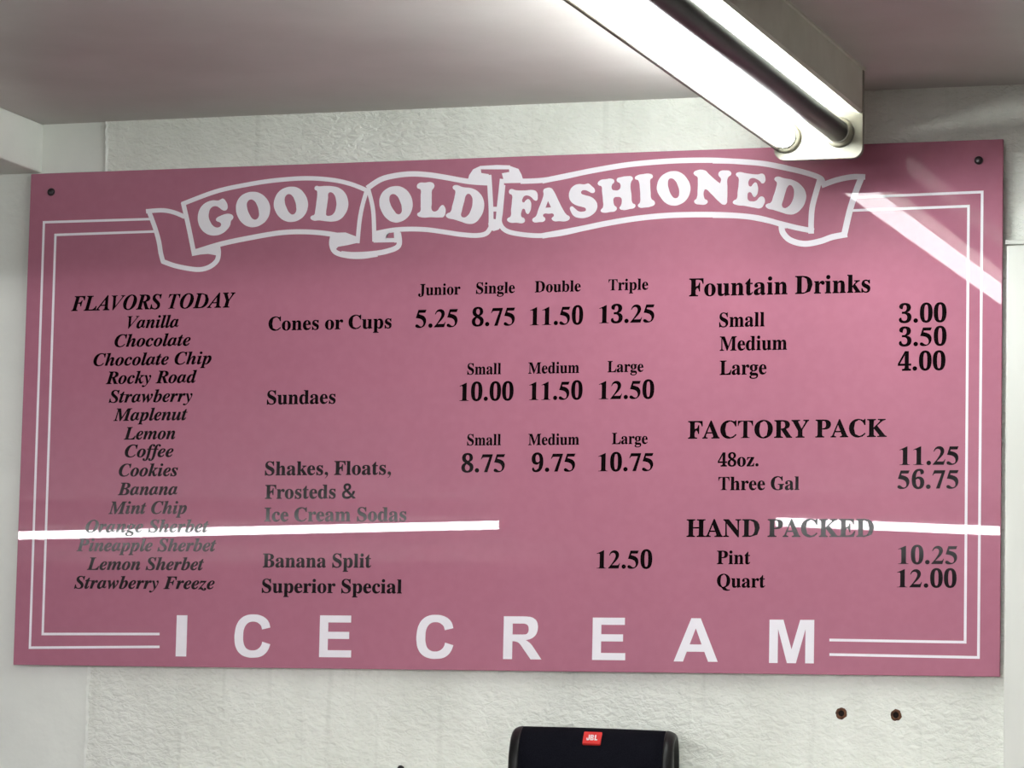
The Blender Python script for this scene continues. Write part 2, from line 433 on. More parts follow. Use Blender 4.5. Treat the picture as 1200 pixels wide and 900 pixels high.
# ------------------------------------------------------------------ lettering
GLYPHS = {
 'R': {
  '&': (522, ['186,-21,223,-21,140,-21;68,17,95,-6,40,39;22,124,22,82,22,158;52,216,34,195,71,237;126,270,94,252,112,286;86,312,98,293,74,330;67,383,67,359,67,416;105,470,83,452,127,489;204,501,166,501,240,501;298,470,277,488,319,452;334,383,334,416,334,355;304,303,322,322,286,283;237,263,265,279,281,221;360,146,317,188,372,160;369,187,362,169,377,205;393,251,388,230,413,251;474,245,454,245,467,216;447,154,458,178,436,129;405,100,422,119,438,69;504,3,472,35,478,3;405,-13,432,-13,386,6;351,42,370,24,330,24;286,-2,312,9,260,-14', '188,307,172,323,214,322;234,345,222,331,245,359;248,383,248,366,248,400;236,413,247,403,225,423;202,425,221,425,183,425;165,413,177,423,153,403;152,382,152,399,152,366;163,345,155,359,172,331', '190,60,162,60,218,60;258,73,237,63,278,82;302,87,288,74,256,133;169,216,215,171,144,202;129,176,143,191,115,162;111,127,111,151,111,102;131,79,115,94,148,64']),
  '0': (336, ['171,-14,207,-14,134,-14;79,19,101,-1,56,40;29,109,38,72,19,146;15,241,15,191,15,291;29,373,19,336,38,409;79,462,56,442,101,482;172,493,135,493,207,493;261,461,239,481,283,441;312,372,302,409,322,335;328,240,328,290,328,191;312,108,322,145,302,72;261,19,283,40,239,-1', '171,44,148,44,194,44;209,93,202,57,217,128;219,240,219,176,219,304;209,388,217,352,202,423;172,436,194,436,149,436;133,388,140,423,126,352;122,240,122,304,122,176;133,93,126,128,140,57']),
  '3': (336, ['148,-14,169,-14,118,-14;72,-2,91,-10,53,5;26,30,35,17,17,42;11,74,11,60,11,91;28,118,18,109,38,127;73,131,59,131,73,103;95,67,81,81,108,52;145,47,123,47,158,47;178,55,167,49,190,61;204,82,197,68,210,97;213,138,213,112,213,164;190,197,207,181,174,214;124,220,155,220,111,220;82,222,95,222,82,236;82,274,82,260,96,274;126,276,112,276,152,276;181,301,168,283,194,319;198,367,198,338,198,392;187,420,195,407,177,434;153,438,170,438,138,438;126,425,133,435,117,415;112,389,115,405,109,373;104,335,104,353,79,335;39,350,53,340,25,359;15,402,15,381,15,426;54,467,31,451,76,484;157,493,113,493,201,493;264,464,238,483,289,445;305,378,305,413,305,348;276,296,294,317,258,276;211,254,238,264,228,251;257,244,240,253,274,235;302,205,290,221,313,189;320,138,320,164,320,111;305,67,314,85,296,48;266,19,282,30,250,8;211,-6,231,-1,192,-11']),
  '4': (336, ['109,-7,180,-7,109,5;105,39,105,27,110,39;126,43,120,43,140,43;158,49,148,43,167,55;171,85,171,64,171,99;176,118,176,104,119,118;6,118,63,118,6,132;3,169,3,155,60,273;177,485,119,380,206,485;273,482,245,482,273,378;273,171,273,275,294,171;334,175,312,175,334,160;334,119,334,134,312,119;270,119,291,119,270,105;273,85,273,99,273,64;286,49,276,55,296,43;318,43,304,43,320,43;331,38,329,38,331,26;326,-7,326,5,254,-7', '57,171,85,221,99,171;173,174,130,174,173,213;171,287,171,248,171,306;172,351,171,328,172,373;175,415,174,394,173,409;177,391,182,400,173,382;164,363,168,373,158,353;149,334,154,342,145,325;138,315,141,319,111,265']),
  '6': (336, ['180,-14,227,-14,150,-14;96,12,119,-5,73,28;40,90,53,56,27,124;21,222,21,170,21,259;32,327,25,295,39,359;65,413,51,389,79,437;122,472,100,458,144,485;202,493,172,493,228,493;267,483,251,490,282,476;305,453,298,464,312,441;316,411,316,424,316,397;297,370,308,380,286,359;235,353,261,353,235,366;227,398,229,385,225,412;217,429,222,420,211,437;198,440,209,440,174,440;144,398,158,428,130,367;120,270,123,327,128,277;145,293,131,288,158,299;199,301,178,301,236,301;291,263,269,287,314,238;327,155,327,199,327,107;289,33,313,63,265,3', '182,45,163,45,197,45;212,67,203,49,221,85;226,148,226,110,226,185;211,224,221,207,201,241;175,246,192,246,164,246;143,237,156,244,130,230;120,221,126,229,120,156;139,84,126,113,152,55']),
  '8': (336, ['167,-14,217,-14,134,-14;80,5,103,-7,58,16;29,53,39,34,18,73;12,122,12,99,12,151;38,197,22,179,55,215;102,243,75,229,77,259;46,292,59,272,34,311;26,364,26,338,26,385;40,427,32,409,49,446;87,475,67,463,108,486;175,493,140,493,218,493;276,458,254,480,297,436;310,370,310,404,310,343;287,301,301,317,272,285;228,261,254,275,265,242;305,203,289,225,320,182;329,126,329,153,329,84;286,23,313,46,258,-1', '185,290,164,300,199,299;212,320,205,307,218,333;221,370,221,348,221,383;216,404,219,392,211,416;198,430,207,422,190,437;171,440,184,440,155,440;137,422,147,436,128,407;125,372,125,394,125,349;140,322,129,335,152,309', '170,39,149,39,191,39;215,60,203,44,228,76;232,116,232,91,232,137;213,165,227,151,198,180;149,209,180,193,136,199;120,175,129,190,111,160;107,120,107,143,107,94;125,61,112,77,137,45']),
  '9': (336, ['138,-14,170,-14,115,-14;77,-2,92,-9,63,6;43,29,49,17,36,41;32,69,32,57,32,79;41,99,36,92,46,106;72,113,62,111,77,93;98,61,87,75,110,48;137,41,116,41,190,41;222,232,217,103,213,219;196,192,210,201,182,183;140,178,161,178,106,178;50,215,73,192,28,239;15,323,15,277,15,355;33,412,22,387,44,436;84,472,63,458,105,485;161,493,133,493,191,493;244,469,221,484,267,453;299,393,287,426,313,359;320,261,320,313,320,224;310,155,318,187,304,122;279,68,293,92,265,43;222,8,244,22,199,-6', '171,238,133,238,186,238;200,251,190,243,211,260;222,278,216,265,221,335;205,400,217,374,193,425;164,434,183,434,147,434;130,410,139,429,120,391;116,330,116,367,116,267']),
  'A': (437, ['-10,-7,36,-7,-10,-1;-14,23,-14,17,-1,23;19,35,10,27,27,43;43,78,35,56,95,208;200,469,148,339,206,469;230,468,224,469,284,342;390,90,337,216,400,65;416,39,408,50,424,29;448,23,434,23,448,17;444,-7,444,-1,373,-7;228,-7,299,-7,228,-1;224,23,224,17,260,23;277,50,277,31,277,56;266,79,273,62,259,96;251,125,257,108,201,125;105,125,155,125,97,105;86,69,94,89,84,65;83,58,83,62,82,53;80,53,80,56,80,33;127,24,94,24,128,24;135,20,133,20,135,14;129,-7,129,-1,83,-7', '119,164,141,216,162,164;236,164,193,164,214,216;177,312,198,259,156,259']),
  'B': (443, ['15,-7,89,-7,15,-1;12,23,12,18,35,24;57,37,49,28,66,46;68,82,68,58,68,178;68,369,68,273,68,388;62,410,66,401,59,420;48,427,57,423,40,431;11,433,27,433,11,438;14,462,14,457,83,462;222,462,154,462,340,462;403,353,403,422,403,298;294,248,367,262,382,232;425,135,425,195,425,93;375,29,407,52,343,6;239,-7,296,-7,165,-7', '189,252,189,298,191,252;186,259,184,259,222,259;258,277,244,264,273,291;278,345,278,310,278,376;263,408,274,394,253,423;215,427,240,427,200,427;193,421,197,427,189,415;189,391,189,407,189,345', '221,31,205,31,250,31;277,53,265,36,289,70;294,128,294,92,294,165;272,203,288,187,256,218;195,224,233,224,190,224;189,230,194,230,189,175;189,65,189,120,189,50;195,38,190,44,201,32']),
  'C': (468, ['259,-18,340,-18,214,-18;134,14,169,-7,100,34;50,101,69,65,30,137;19,228,19,182,19,274;50,354,30,318,70,390;136,441,101,420,171,461;259,472,214,472,290,472;369,447,328,464,376,444;385,441,378,441,401,441;415,471,411,451,421,471;444,466,438,466,444,414;444,307,444,360,438,307;415,304,420,304,400,346;351,402,378,378,324,426;270,438,304,438,189,438;151,226,151,371,151,91;283,29,193,29,310,29;355,51,329,37,381,65;425,112,405,85,432,106;451,83,445,88,405,16']),
  'D': (496, ['19,-7,89,-7,19,-1;16,23,16,18,37,24;58,35,50,27,65,42;67,75,67,52,67,174;67,374,67,274,67,400;56,421,65,413,47,429;11,433,33,433,11,438;14,462,14,457,83,462;223,462,154,462,303,462;410,401,368,441,452,362;474,225,474,298,474,73;231,-6,391,-6,162,-6', '220,31,204,31,264,31;313,79,293,45,334,113;344,227,344,158,344,363;218,429,303,429,201,429;195,418,200,425,190,412;189,385,189,404,189,281;189,72,189,176,189,53;195,38,190,44,200,31']),
  'E': (442, ['14,-7,143,-7,14,-1;10,23,10,17,34,23;57,35,49,26,66,43;68,78,68,54,68,175;68,369,68,272,68,398;57,420,66,412,48,429;12,433,34,433,12,438;16,462,16,457,144,462;401,462,273,462,401,417;406,319,406,364,401,319;377,316,383,316,372,357;336,400,360,384,313,416;231,423,280,423,216,423;202,421,209,423,195,420;192,414,194,420,190,408;190,388,190,401,190,341;190,246,190,293,193,246;191,253,188,253,221,253;254,274,240,259,268,289;282,349,277,314,287,349;311,345,306,345,311,270;311,117,311,193,306,117;281,115,287,115,279,142;267,178,274,163,260,194;238,207,252,201,224,213;184,215,207,215,183,215;190,222,191,222,190,171;190,67,190,119,190,51;196,40,190,45,202,35;230,35,211,35,263,35;311,46,289,38,334,53;366,80,350,63,381,97;406,148,395,119,412,148;437,143,431,143,428,95;404,-7,413,41,275,-7']),
  'F': (404, ['15,-7,96,-7,15,-1;11,23,11,18,35,25;57,39,49,30,66,48;68,84,68,59,68,181;68,375,68,278,68,399;56,418,65,410,48,426;10,433,33,430,10,438;14,462,14,457,141,462;396,462,269,462,396,417;401,319,401,364,395,319;371,316,377,316,367,343;349,381,360,365,339,398;308,413,328,406,288,421;229,424,262,424,216,424;202,422,209,424,195,421;192,417,194,422,189,413;189,398,189,409,189,348;189,247,189,298,192,247;188,254,185,254,218,254;251,275,237,260,265,291;278,351,274,315,284,351;309,348,303,348,309,271;309,117,309,193,303,117;279,115,285,115,274,155;252,195,266,180,237,211;187,217,218,217,184,217;189,224,191,224,189,176;189,81,189,128,189,64;194,46,190,55,198,36;212,31,201,34,222,27;260,23,239,24,260,18;257,-7,257,-1,176,-7']),
  'G': (508, ['268,-17,328,-17,220,-17;138,13,174,-6,102,33;51,100,71,64,31,136;21,229,21,181,21,276;51,355,31,320,71,390;136,441,102,421,171,461;257,472,213,472,292,472;371,448,332,464,378,444;388,443,382,443,395,443;401,448,396,443,405,453;415,471,411,461,421,471;444,466,438,466,444,414;444,307,444,359,438,307;414,304,420,304,404,331;376,375,392,355,360,395;326,420,346,409,306,432;272,438,294,438,191,438;153,226,153,369,153,155;186,71,163,108,209,35;277,20,237,20,303,20;323,32,313,23,333,42;336,72,336,52,336,91;336,127,336,108,336,148;325,165,334,158,316,173;272,176,299,176,272,181;275,205,275,200,350,205;500,205,425,205,500,200;504,176,504,181,482,176;462,166,469,173,455,158;453,127,453,148,453,94;450,23,450,56,391,-3']),
  'H': (523, ['14,-7,90,-7,14,-1;11,23,11,18,35,24;57,37,49,28,66,45;68,81,68,56,68,180;68,379,68,279,68,400;57,419,65,410,49,427;12,433,35,431,12,438;16,462,16,457,91,462;242,462,167,462,242,457;246,433,246,438,229,431;207,426,216,429,199,423;193,412,196,420,190,404;189,379,189,395,189,336;186,256,186,298,239,256;338,256,285,256,338,298;335,379,335,336,335,395;331,412,334,404,329,420;317,426,326,423,309,429;278,433,295,431,278,438;282,462,282,457,357,462;507,462,432,462,507,457;511,433,511,438,488,431;466,419,473,427,458,411;456,379,456,401,456,279;456,81,456,180,456,58;466,38,458,47,474,29;511,23,488,24,511,18;508,-7,508,-1,433,-7;281,-7,356,-7,281,-1;278,23,278,18,301,24;324,36,316,28,333,43;335,81,335,55,335,127;337,216,337,169,284,216;187,216,240,216,187,169;189,81,189,127,189,56;199,37,191,45,207,28;246,23,222,24,246,18;243,-7,243,-1,167,-7']),
  'I': (261, ['12,-7,90,-7,12,-1;9,23,9,18,32,26;56,37,47,30,66,45;68,75,68,54,68,179;68,387,68,283,68,407;59,422,67,416,51,429;10,433,36,432,10,438;13,462,13,457,90,462;244,462,167,462,244,457;248,433,248,438,225,432;201,422,209,429,192,416;190,387,190,407,190,284;190,77,190,180,190,63;193,47,190,55,197,39;209,32,200,36,218,28;250,23,232,25,250,18;247,-7,247,-1,169,-7']),
  'J': (330, ['113,-71,210,-71,91,-71;48,-60,65,-67,32,-52;5,-26,15,-40,-4,-13;-10,23,-10,6,-10,39;6,66,-4,57,15,75;44,82,31,82,59,82;84,67,75,75,93,58;100,29,100,43,100,19;92,-3,97,6,86,-13;83,-16,83,-14,83,-30;106,-33,87,-33,122,-33;133,-21,127,-31,139,-11;141,21,141,1,141,137;141,367,141,252,141,385;136,406,140,396,133,416;119,424,129,420,109,428;75,433,94,431,75,438;79,462,79,457,158,462;314,462,236,462,314,457;318,433,318,438,302,431;280,425,288,429,271,421;267,409,269,418,264,399;262,367,262,386,262,274;262,87,262,179,262,-16']),
  'K': (510, ['15,-7,91,-7,15,-1;12,23,12,18,35,24;58,37,50,28,66,45;68,81,68,56,68,180;68,379,68,279,68,400;58,419,66,410,50,428;13,433,35,432,13,438;17,462,17,457,92,462;242,462,167,462,242,457;246,433,246,438,230,431;208,426,216,429,199,423;193,412,197,420,190,404;190,379,190,395,190,330;183,241,183,289,229,287;316,378,270,332,334,397;343,415,343,404,343,429;287,433,325,433,287,438;290,462,290,457,355,462;487,462,422,462,487,457;492,436,492,441,489,436;480,433,483,433,441,433;349,355,398,407,324,329;278,287,302,312,342,207;468,50,404,130,476,40;490,31,482,35,498,26;523,23,509,24,523,18;519,-7,519,-1,440,-7;281,-7,360,-7,281,-1;277,23,277,18,287,23;305,25,298,25,312,26;319,27,315,25,327,30;327,33,327,27,327,40;310,62,322,47,271,111;194,209,233,159,189,203;190,197,195,202,190,158;190,82,190,121,190,57;200,37,192,45,208,28;246,23,223,24,246,18;243,-7,243,-1,168,-7']),
  'L': (426, ['15,-7,144,-7,15,-1;11,23,11,18,35,24;57,37,49,28,66,45;68,81,68,56,68,180;68,379,68,279,68,401;57,420,65,411,49,428;12,433,35,432,12,438;16,462,16,457,94,462;250,462,172,462,250,457;253,433,253,438,235,433;210,427,220,430,200,424;194,413,198,422,190,405;189,379,189,395,189,280;189,83,189,181,189,67;192,49,190,57,195,41;203,38,195,41,210,36;233,35,217,35,265,35;313,47,291,39,334,55;365,84,350,65,380,102;403,158,392,127,409,158;434,154,428,154,426,103;404,-7,412,44,275,-7']),
  'M': (634, ['13,-7,65,-7,13,-1;10,23,10,18,32,24;56,37,47,28,66,45;68,79,68,56,68,180;68,382,68,281,68,397;65,413,68,405,61,420;50,426,58,423,41,430;11,433,27,432,11,438;14,462,14,457,70,462;190,460,133,460,234,356;317,149,273,254,361,254;444,460,400,356,500,460;618,462,562,462,618,457;621,433,621,438,600,431;578,418,586,427,569,410;567,378,567,400,567,281;567,85,567,183,567,66;572,45,569,54,575,35;585,29,577,33,593,26;621,23,605,24,621,18;618,-7,618,-1,544,-7;395,-7,468,-7,395,-1;392,23,392,18,408,25;430,31,421,27,438,34;443,46,440,37,446,55;448,83,448,66,448,188;458,393,458,288,402,260;294,-3,350,130,288,-3;264,-3,270,-3,209,127;102,383,157,253,102,280;112,80,112,183,112,54;125,35,115,43,134,26;173,23,150,23,173,18;170,-7,170,-1,119,-7']),
  'N': (494, ['398,-16,404,-16,299,104;105,343,204,223,105,252;114,79,114,169,114,55;124,36,116,44,131,28;171,23,146,24,171,18;168,-7,168,-1,118,-7;17,-7,67,-7,17,-1;14,23,14,18,30,24;51,29,43,26,59,33;64,44,61,36,67,53;69,79,69,62,69,182;69,387,69,284,46,415;31,428,35,426,27,430;13,435,21,433,13,440;17,462,17,457,63,462;160,461,114,461,239,366;393,176,315,271,393,245;384,377,384,308,384,394;380,411,383,403,377,419;366,425,374,422,357,429;327,433,344,431,327,438;330,462,330,457,380,462;481,462,431,462,481,457;484,433,484,438,460,432;438,420,446,428,431,411;429,377,429,400,429,248;429,-11,429,118,422,-11']),
  'O': (525, ['261,-18,295,-18,227,-18;166,1,194,-11,137,13;89,53,111,31,68,74;38,131,50,102,26,160;21,228,21,194,21,261;38,324,26,295,50,353;90,402,68,381,111,424;167,454,138,442,196,466;265,473,231,473,298,473;360,454,332,466,388,442;436,404,415,425,457,382;488,326,476,355,499,297;505,228,505,262,505,194;487,131,498,160,475,102;435,53,457,74,414,31;358,1,387,13,329,-11', '261,17,224,17,337,17;372,230,372,86,372,300;342,386,363,349,320,422;264,438,301,438,187,438;152,226,152,369,152,155;183,70,162,107,205,33']),
  'P': (418, ['14,-7,90,-7,14,-1;11,23,11,18,35,24;57,37,49,28,66,45;68,81,68,56,68,180;68,379,68,279,68,400;57,419,65,410,49,427;12,433,35,431,12,438;15,462,15,457,81,462;214,462,148,462,271,462;338,447,314,457,361,437;396,402,383,420,409,383;416,331,416,356,416,293;371,234,399,257,342,211;243,199,298,199,223,199;188,203,208,203,188,161;189,81,189,122,189,56;199,37,191,45,207,28;246,23,222,24,246,18;243,-7,243,-1,167,-7', '189,231,189,287,195,231;199,237,193,237,233,237;267,258,253,242,280,273;285,329,285,293,285,364;269,402,280,386,258,419;215,424,243,424,202,424;194,419,199,424,189,414;189,398,189,410,189,342']),
  'Q': (525, ['376,-123,413,-123,285,-123;183,-7,219,-83,150,5;96,45,120,23,73,67;41,126,53,96,28,156;21,228,21,192,21,261;38,324,26,295,50,353;90,402,68,381,111,424;167,454,138,442,196,466;265,473,231,473,298,473;360,454,332,466,388,442;436,404,415,425,457,382;488,326,476,355,499,297;505,227,505,261,505,172;460,82,490,122,430,41;337,0,390,17,362,-54;448,-75,397,-75,461,-75;494,-66,476,-71,495,-72;497,-99,496,-93,456,-115', '261,17,225,17,338,17;373,230,373,86,373,300;342,386,363,349,320,422;264,438,301,438,187,438;152,227,152,370,152,156;184,70,162,107,205,33']),
  'R': (473, ['14,-7,90,-7,14,-1;11,23,11,18,35,24;57,37,49,28,66,45;68,81,68,56,68,180;68,379,68,279,68,400;57,419,65,410,49,427;12,433,35,431,12,438;15,462,15,457,82,462;218,462,151,462,285,462;371,432,338,451,404,412;424,332,424,374,424,277;322,224,390,242,361,166;438,54,399,112,445,43;456,32,450,37,462,26;480,24,469,24,481,24;487,18,487,18,487,13;481,-7,481,-1,434,-7;334,-6,382,-6,289,65;195,208,241,137,189,208;189,211,195,211,189,167;189,81,189,124,189,56;199,37,191,45,207,28;246,23,222,24,246,18;243,-7,243,-1,167,-7', '189,235,189,285,196,235;201,241,194,241,236,241;275,263,259,247,291,280;297,334,297,298,297,397;220,425,273,425,202,425;195,417,200,423,190,412;189,385,189,404,189,335']),
  'S': (390, ['36,-12,42,-12,36,44;36,159,36,103,42,159;68,162,62,162,79,113;116,55,95,78,138,31;198,22,163,22,223,22;252,41,237,27,266,55;272,87,272,66,272,117;220,155,256,137,199,165;159,185,179,174,120,204;72,249,90,227,54,270;43,332,43,301,43,359;61,406,50,386,73,426;112,455,92,444,133,466;184,473,158,473,197,473;230,468,214,472,247,465;284,455,265,461,288,454;292,453,290,453,295,452;296,451,293,451,307,451;317,472,315,458,324,472;346,467,340,467,346,418;346,318,346,367,341,318;316,315,322,315,310,340;287,381,300,362,275,400;244,423,261,412,227,433;194,438,213,438,171,438;145,421,158,434,131,409;127,380,127,399,127,363;142,341,130,353,154,330;192,309,169,320,213,299;256,279,235,289,284,266;322,238,307,252,338,224;356,191,350,207,362,175;366,132,366,153,366,103;345,54,358,75,331,32;284,2,309,14,259,-10;193,-17,227,-17,182,-17;157,-15,169,-16,146,-13;124,-6,134,-10,112,-2;96,2,103,1,89,4;85,5,87,5,77,5;74,2,77,5,71,-1;65,-17,67,-8,59,-17']),
  'T': (423, ['92,0,171,0,92,6;92,17,92,12,116,17;142,31,133,22,151,40;156,81,156,56,156,198;156,433,156,316,154,433;149,433,151,433,114,433;65,403,86,423,45,383;29,318,32,355,23,318;11,318,17,318,11,364;11,455,11,409,144,455;410,455,277,455,410,409;410,317,410,363,405,317;394,317,399,317,386,394;269,433,344,433,267,433;263,433,265,433,263,316;263,81,263,198,263,56;276,30,268,39,285,22;328,17,302,17,328,12;328,0,328,6,249,0']),
  'Y': (426, ['100,-7,176,-7,100,-1;97,23,97,18,121,24;143,37,135,28,151,45;154,82,154,57,154,114;154,177,154,144,115,246;40,383,78,313,28,405;9,424,19,418,5,427;-1,428,3,427,-6,430;-19,434,-15,433,-19,440;-14,462,-14,457,59,462;208,462,134,462,208,457;213,434,213,440,209,434;196,431,200,431,184,431;170,426,177,430,162,422;163,415,163,422,163,409;170,395,164,405,198,339;249,233,221,288,278,279;327,369,299,322,337,386;343,405,343,394,343,425;295,432,329,432,294,432;288,437,289,437,288,443;294,462,294,457,342,462;440,462,392,462,440,457;444,433,444,439,433,432;413,419,422,427,404,412;389,388,398,402,351,325;275,201,313,264,275,161;275,81,275,122,275,56;285,37,277,45,293,28;332,23,308,24,332,18;329,-7,329,-1,253,-7']),
  'a': (344, ['255,-17,282,-17,221,-17;200,28,203,-2,170,-1;96,-16,136,-16,73,-16;35,6,49,-7,22,20;13,64,13,43,13,94;59,142,31,123,88,161;195,196,133,179,195,213;192,240,192,223,192,259;182,277,190,269,174,286;149,289,167,289,120,289;109,269,109,283,109,266;119,260,113,269,126,251;130,231,130,239,130,219;115,197,124,204,106,189;77,184,90,184,63,184;40,198,47,190,32,206;26,236,26,223,26,252;44,283,33,271,55,296;93,315,73,307,112,322;163,325,137,325,211,325;267,297,248,315,287,280;300,211,300,248,300,162;300,62,300,112,300,51;302,43,300,46,303,39;303,41,298,41,308,41;322,49,316,44,325,44;333,23,330,27,311,-3', '155,40,133,40,161,40;170,47,161,42,179,52;192,64,184,54,192,100;197,162,197,127,143,150;125,82,125,126,125,48']),
  'b': (361, ['36,-11,39,-11,36,122;36,388,36,255,36,409;31,424,35,419,26,430;3,434,18,433,3,440;7,462,7,457,50,462;144,459,101,459,144,400;144,283,144,342,166,309;220,325,187,325,244,325;288,305,270,318,306,292;332,248,322,271,343,225;349,166,349,196,349,132;329,72,341,99,316,46;274,7,296,22,251,-8;191,-17,220,-17,161,-17;105,21,133,-4,88,8;57,-17,74,-4,54,-17', '184,21,154,21,207,21;226,52,217,29,235,76;238,160,238,110,238,201;225,248,234,228,216,267;182,273,204,273,172,273;159,265,168,272,150,258;145,241,148,252,145,183;145,70,145,127,145,33']),
  'c': (293, ['158,-17,210,-17,132,-17;83,5,103,-9,62,19;32,65,44,41,20,89;12,150,12,119,12,182;34,240,20,214,48,265;92,303,68,288,115,318;175,326,146,326,207,326;254,304,236,318,272,290;284,246,284,268,284,234;271,210,279,218,264,203;233,198,246,198,207,198;190,247,190,216,190,250;190,261,189,258,190,265;191,267,191,264,191,284;174,292,193,292,136,292;119,186,119,259,119,138;143,80,126,106,160,55;204,45,176,45,228,45;269,79,248,56,274,75;289,54,284,58,255,7']),
  'd': (370, ['141,-17,177,-17,117,-17;74,4,92,-9,55,18;29,63,39,40,19,87;12,147,12,117,12,182;30,240,19,215,41,266;77,303,58,289,97,317;147,325,123,325,178,325;218,285,198,311,218,325;216,400,216,360,216,414;208,425,215,420,201,431;172,433,189,433,172,439;175,462,175,457,223,462;326,457,278,457,326,331;326,75,326,202,326,59;331,45,327,51,335,38;358,33,343,35,358,27;355,4,355,9,319,4;222,-17,273,-3,222,-1;223,32,223,16,204,-1', '173,35,154,35,184,35;197,46,187,38,207,55;216,77,212,63,216,132;216,241,216,185,214,252;202,265,212,257,193,272;176,274,188,274,155,274;136,247,145,267,128,226;125,153,125,197,125,111;136,61,127,82,144,41']),
  'e': (301, ['156,-17,210,-17,130,-17;81,4,101,-9,60,18;31,66,43,40,19,91;12,157,12,123,12,188;32,243,20,219,44,268;83,304,62,290,104,317;158,325,132,325,197,325;254,285,231,311,276,260;290,175,290,221,290,173;283,159,283,161,227,159;123,162,178,162,124,80;202,48,148,48,229,48;268,93,247,64,273,88;289,68,284,72,256,12', '117,199,117,203,146,199;199,199,171,199,199,207;194,214,194,206,194,242;187,274,193,261,181,287;166,292,182,292,136,292;122,200,122,263,122,197']),
  'g': (327, ['146,-147,201,-147,102,-147;45,-128,67,-140,22,-115;7,-74,7,-92,7,-52;62,-25,25,-35,32,-10;17,28,17,5,17,45;37,79,25,66,50,91;95,109,68,98,42,129;15,209,15,161,15,230;34,272,22,256,45,288;85,311,64,302,105,320;157,325,131,325,184,325;234,311,210,321,262,311;320,310,292,310,320,298;321,262,321,274,305,262;274,265,290,265,290,246;298,203,298,227,298,184;282,147,292,162,272,132;237,110,255,118,219,101;173,96,196,96,168,96;157,96,162,96,152,97;143,97,148,97,131,97;116,89,124,96,109,83;107,75,107,84,107,60;143,56,116,56,154,56;176,56,165,56,212,56;261,47,241,53,281,41;309,17,300,29,317,4;323,-39,323,-18,323,-71;276,-119,305,-100,247,-137', '157,131,141,131,173,131;184,149,178,134,190,163;192,211,192,182,192,240;184,273,190,259,178,287;157,290,173,290,141,290;130,273,136,287,123,259;121,211,121,240,121,182;130,149,123,163,136,134', '159,-109,129,-109,227,-109;258,-61,258,-94,258,-49;246,-47,256,-52,237,-43;205,-41,225,-41,169,-41;99,-41,135,-41,83,-52;80,-73,80,-57,80,-84;98,-97,83,-89,112,-106']),
  'h': (381, ['17,-7,71,-7,17,-2;13,21,13,16,26,22;40,31,35,25,45,36;45,56,45,41,45,170;45,399,45,285,45,413;41,425,45,419,36,431;14,435,27,434,14,440;18,462,18,457,61,462;154,459,111,459,154,396;154,271,154,334,179,305;245,325,207,325,303,325;337,214,337,285,337,162;337,56,337,108,337,42;342,30,338,36,347,24;368,21,355,22,368,16;364,-7,364,-2,311,-7;201,-7,255,-7,201,-2;195,18,195,13,197,18;202,20,200,20,221,20;228,57,228,30,228,110;228,217,228,163,228,235;223,254,227,245,219,263;205,264,218,264,184,264;155,233,170,257,155,173;155,56,155,116,155,42;159,30,155,36,163,24;185,21,172,22,185,16;181,-7,181,-2,127,-7']),
  'i': (198, ['101,355,115,355,86,355;60,371,69,362,50,381;43,412,43,398,43,427;60,454,50,444,69,463;101,470,86,470,115,470;142,454,132,463,151,444;158,412,158,427,158,398;141,371,151,381,131,362', '17,-7,71,-7,17,-2;13,21,13,16,27,22;40,31,36,25,45,36;45,56,45,41,45,121;45,252,45,186,45,268;41,281,44,275,37,286;15,288,29,288,15,294;20,317,20,312,62,317;154,313,112,313,154,228;155,56,155,141,155,42;159,30,155,36,163,24;185,21,172,22,185,16;181,-7,181,-2,127,-7']),
  'k': (359, ['16,-7,71,-7,16,-2;12,21,12,16,26,22;40,31,36,25,45,36;45,56,45,41,45,170;45,398,45,284,45,413;41,425,45,420,37,431;15,434,29,433,15,440;20,462,20,457,62,462;154,458,111,458,154,363;155,171,155,266,181,197;222,253,196,226,233,264;238,275,238,266,238,285;206,286,229,286,205,286;199,292,200,292,199,298;205,317,205,312,251,317;346,317,300,317,346,312;349,287,349,293,323,286;279,254,300,275,261,237;229,211,247,228,270,153;351,38,310,96,359,26;381,21,369,21,381,16;377,-7,377,-2,322,-7;210,-7,265,-7,210,-2;204,18,204,13,206,18;214,22,212,22,229,22;233,35,233,24,233,39;226,45,231,38,203,78;158,142,181,109,153,138;155,133,160,138,155,107;155,56,155,82,155,42;159,30,155,36,163,24;185,21,172,22,185,16;181,-7,181,-2,127,-7']),
  'l': (199, ['17,-7,71,-7,17,-2;13,21,13,16,27,22;40,31,36,25,45,36;45,56,45,41,45,170;45,398,45,284,45,412;41,425,45,419,37,431;15,434,29,434,15,440;19,462,19,457,62,462;155,457,113,457,155,324;155,56,155,189,155,42;159,30,155,36,163,24;185,21,172,22,185,16;181,-7,181,-2,127,-7']),
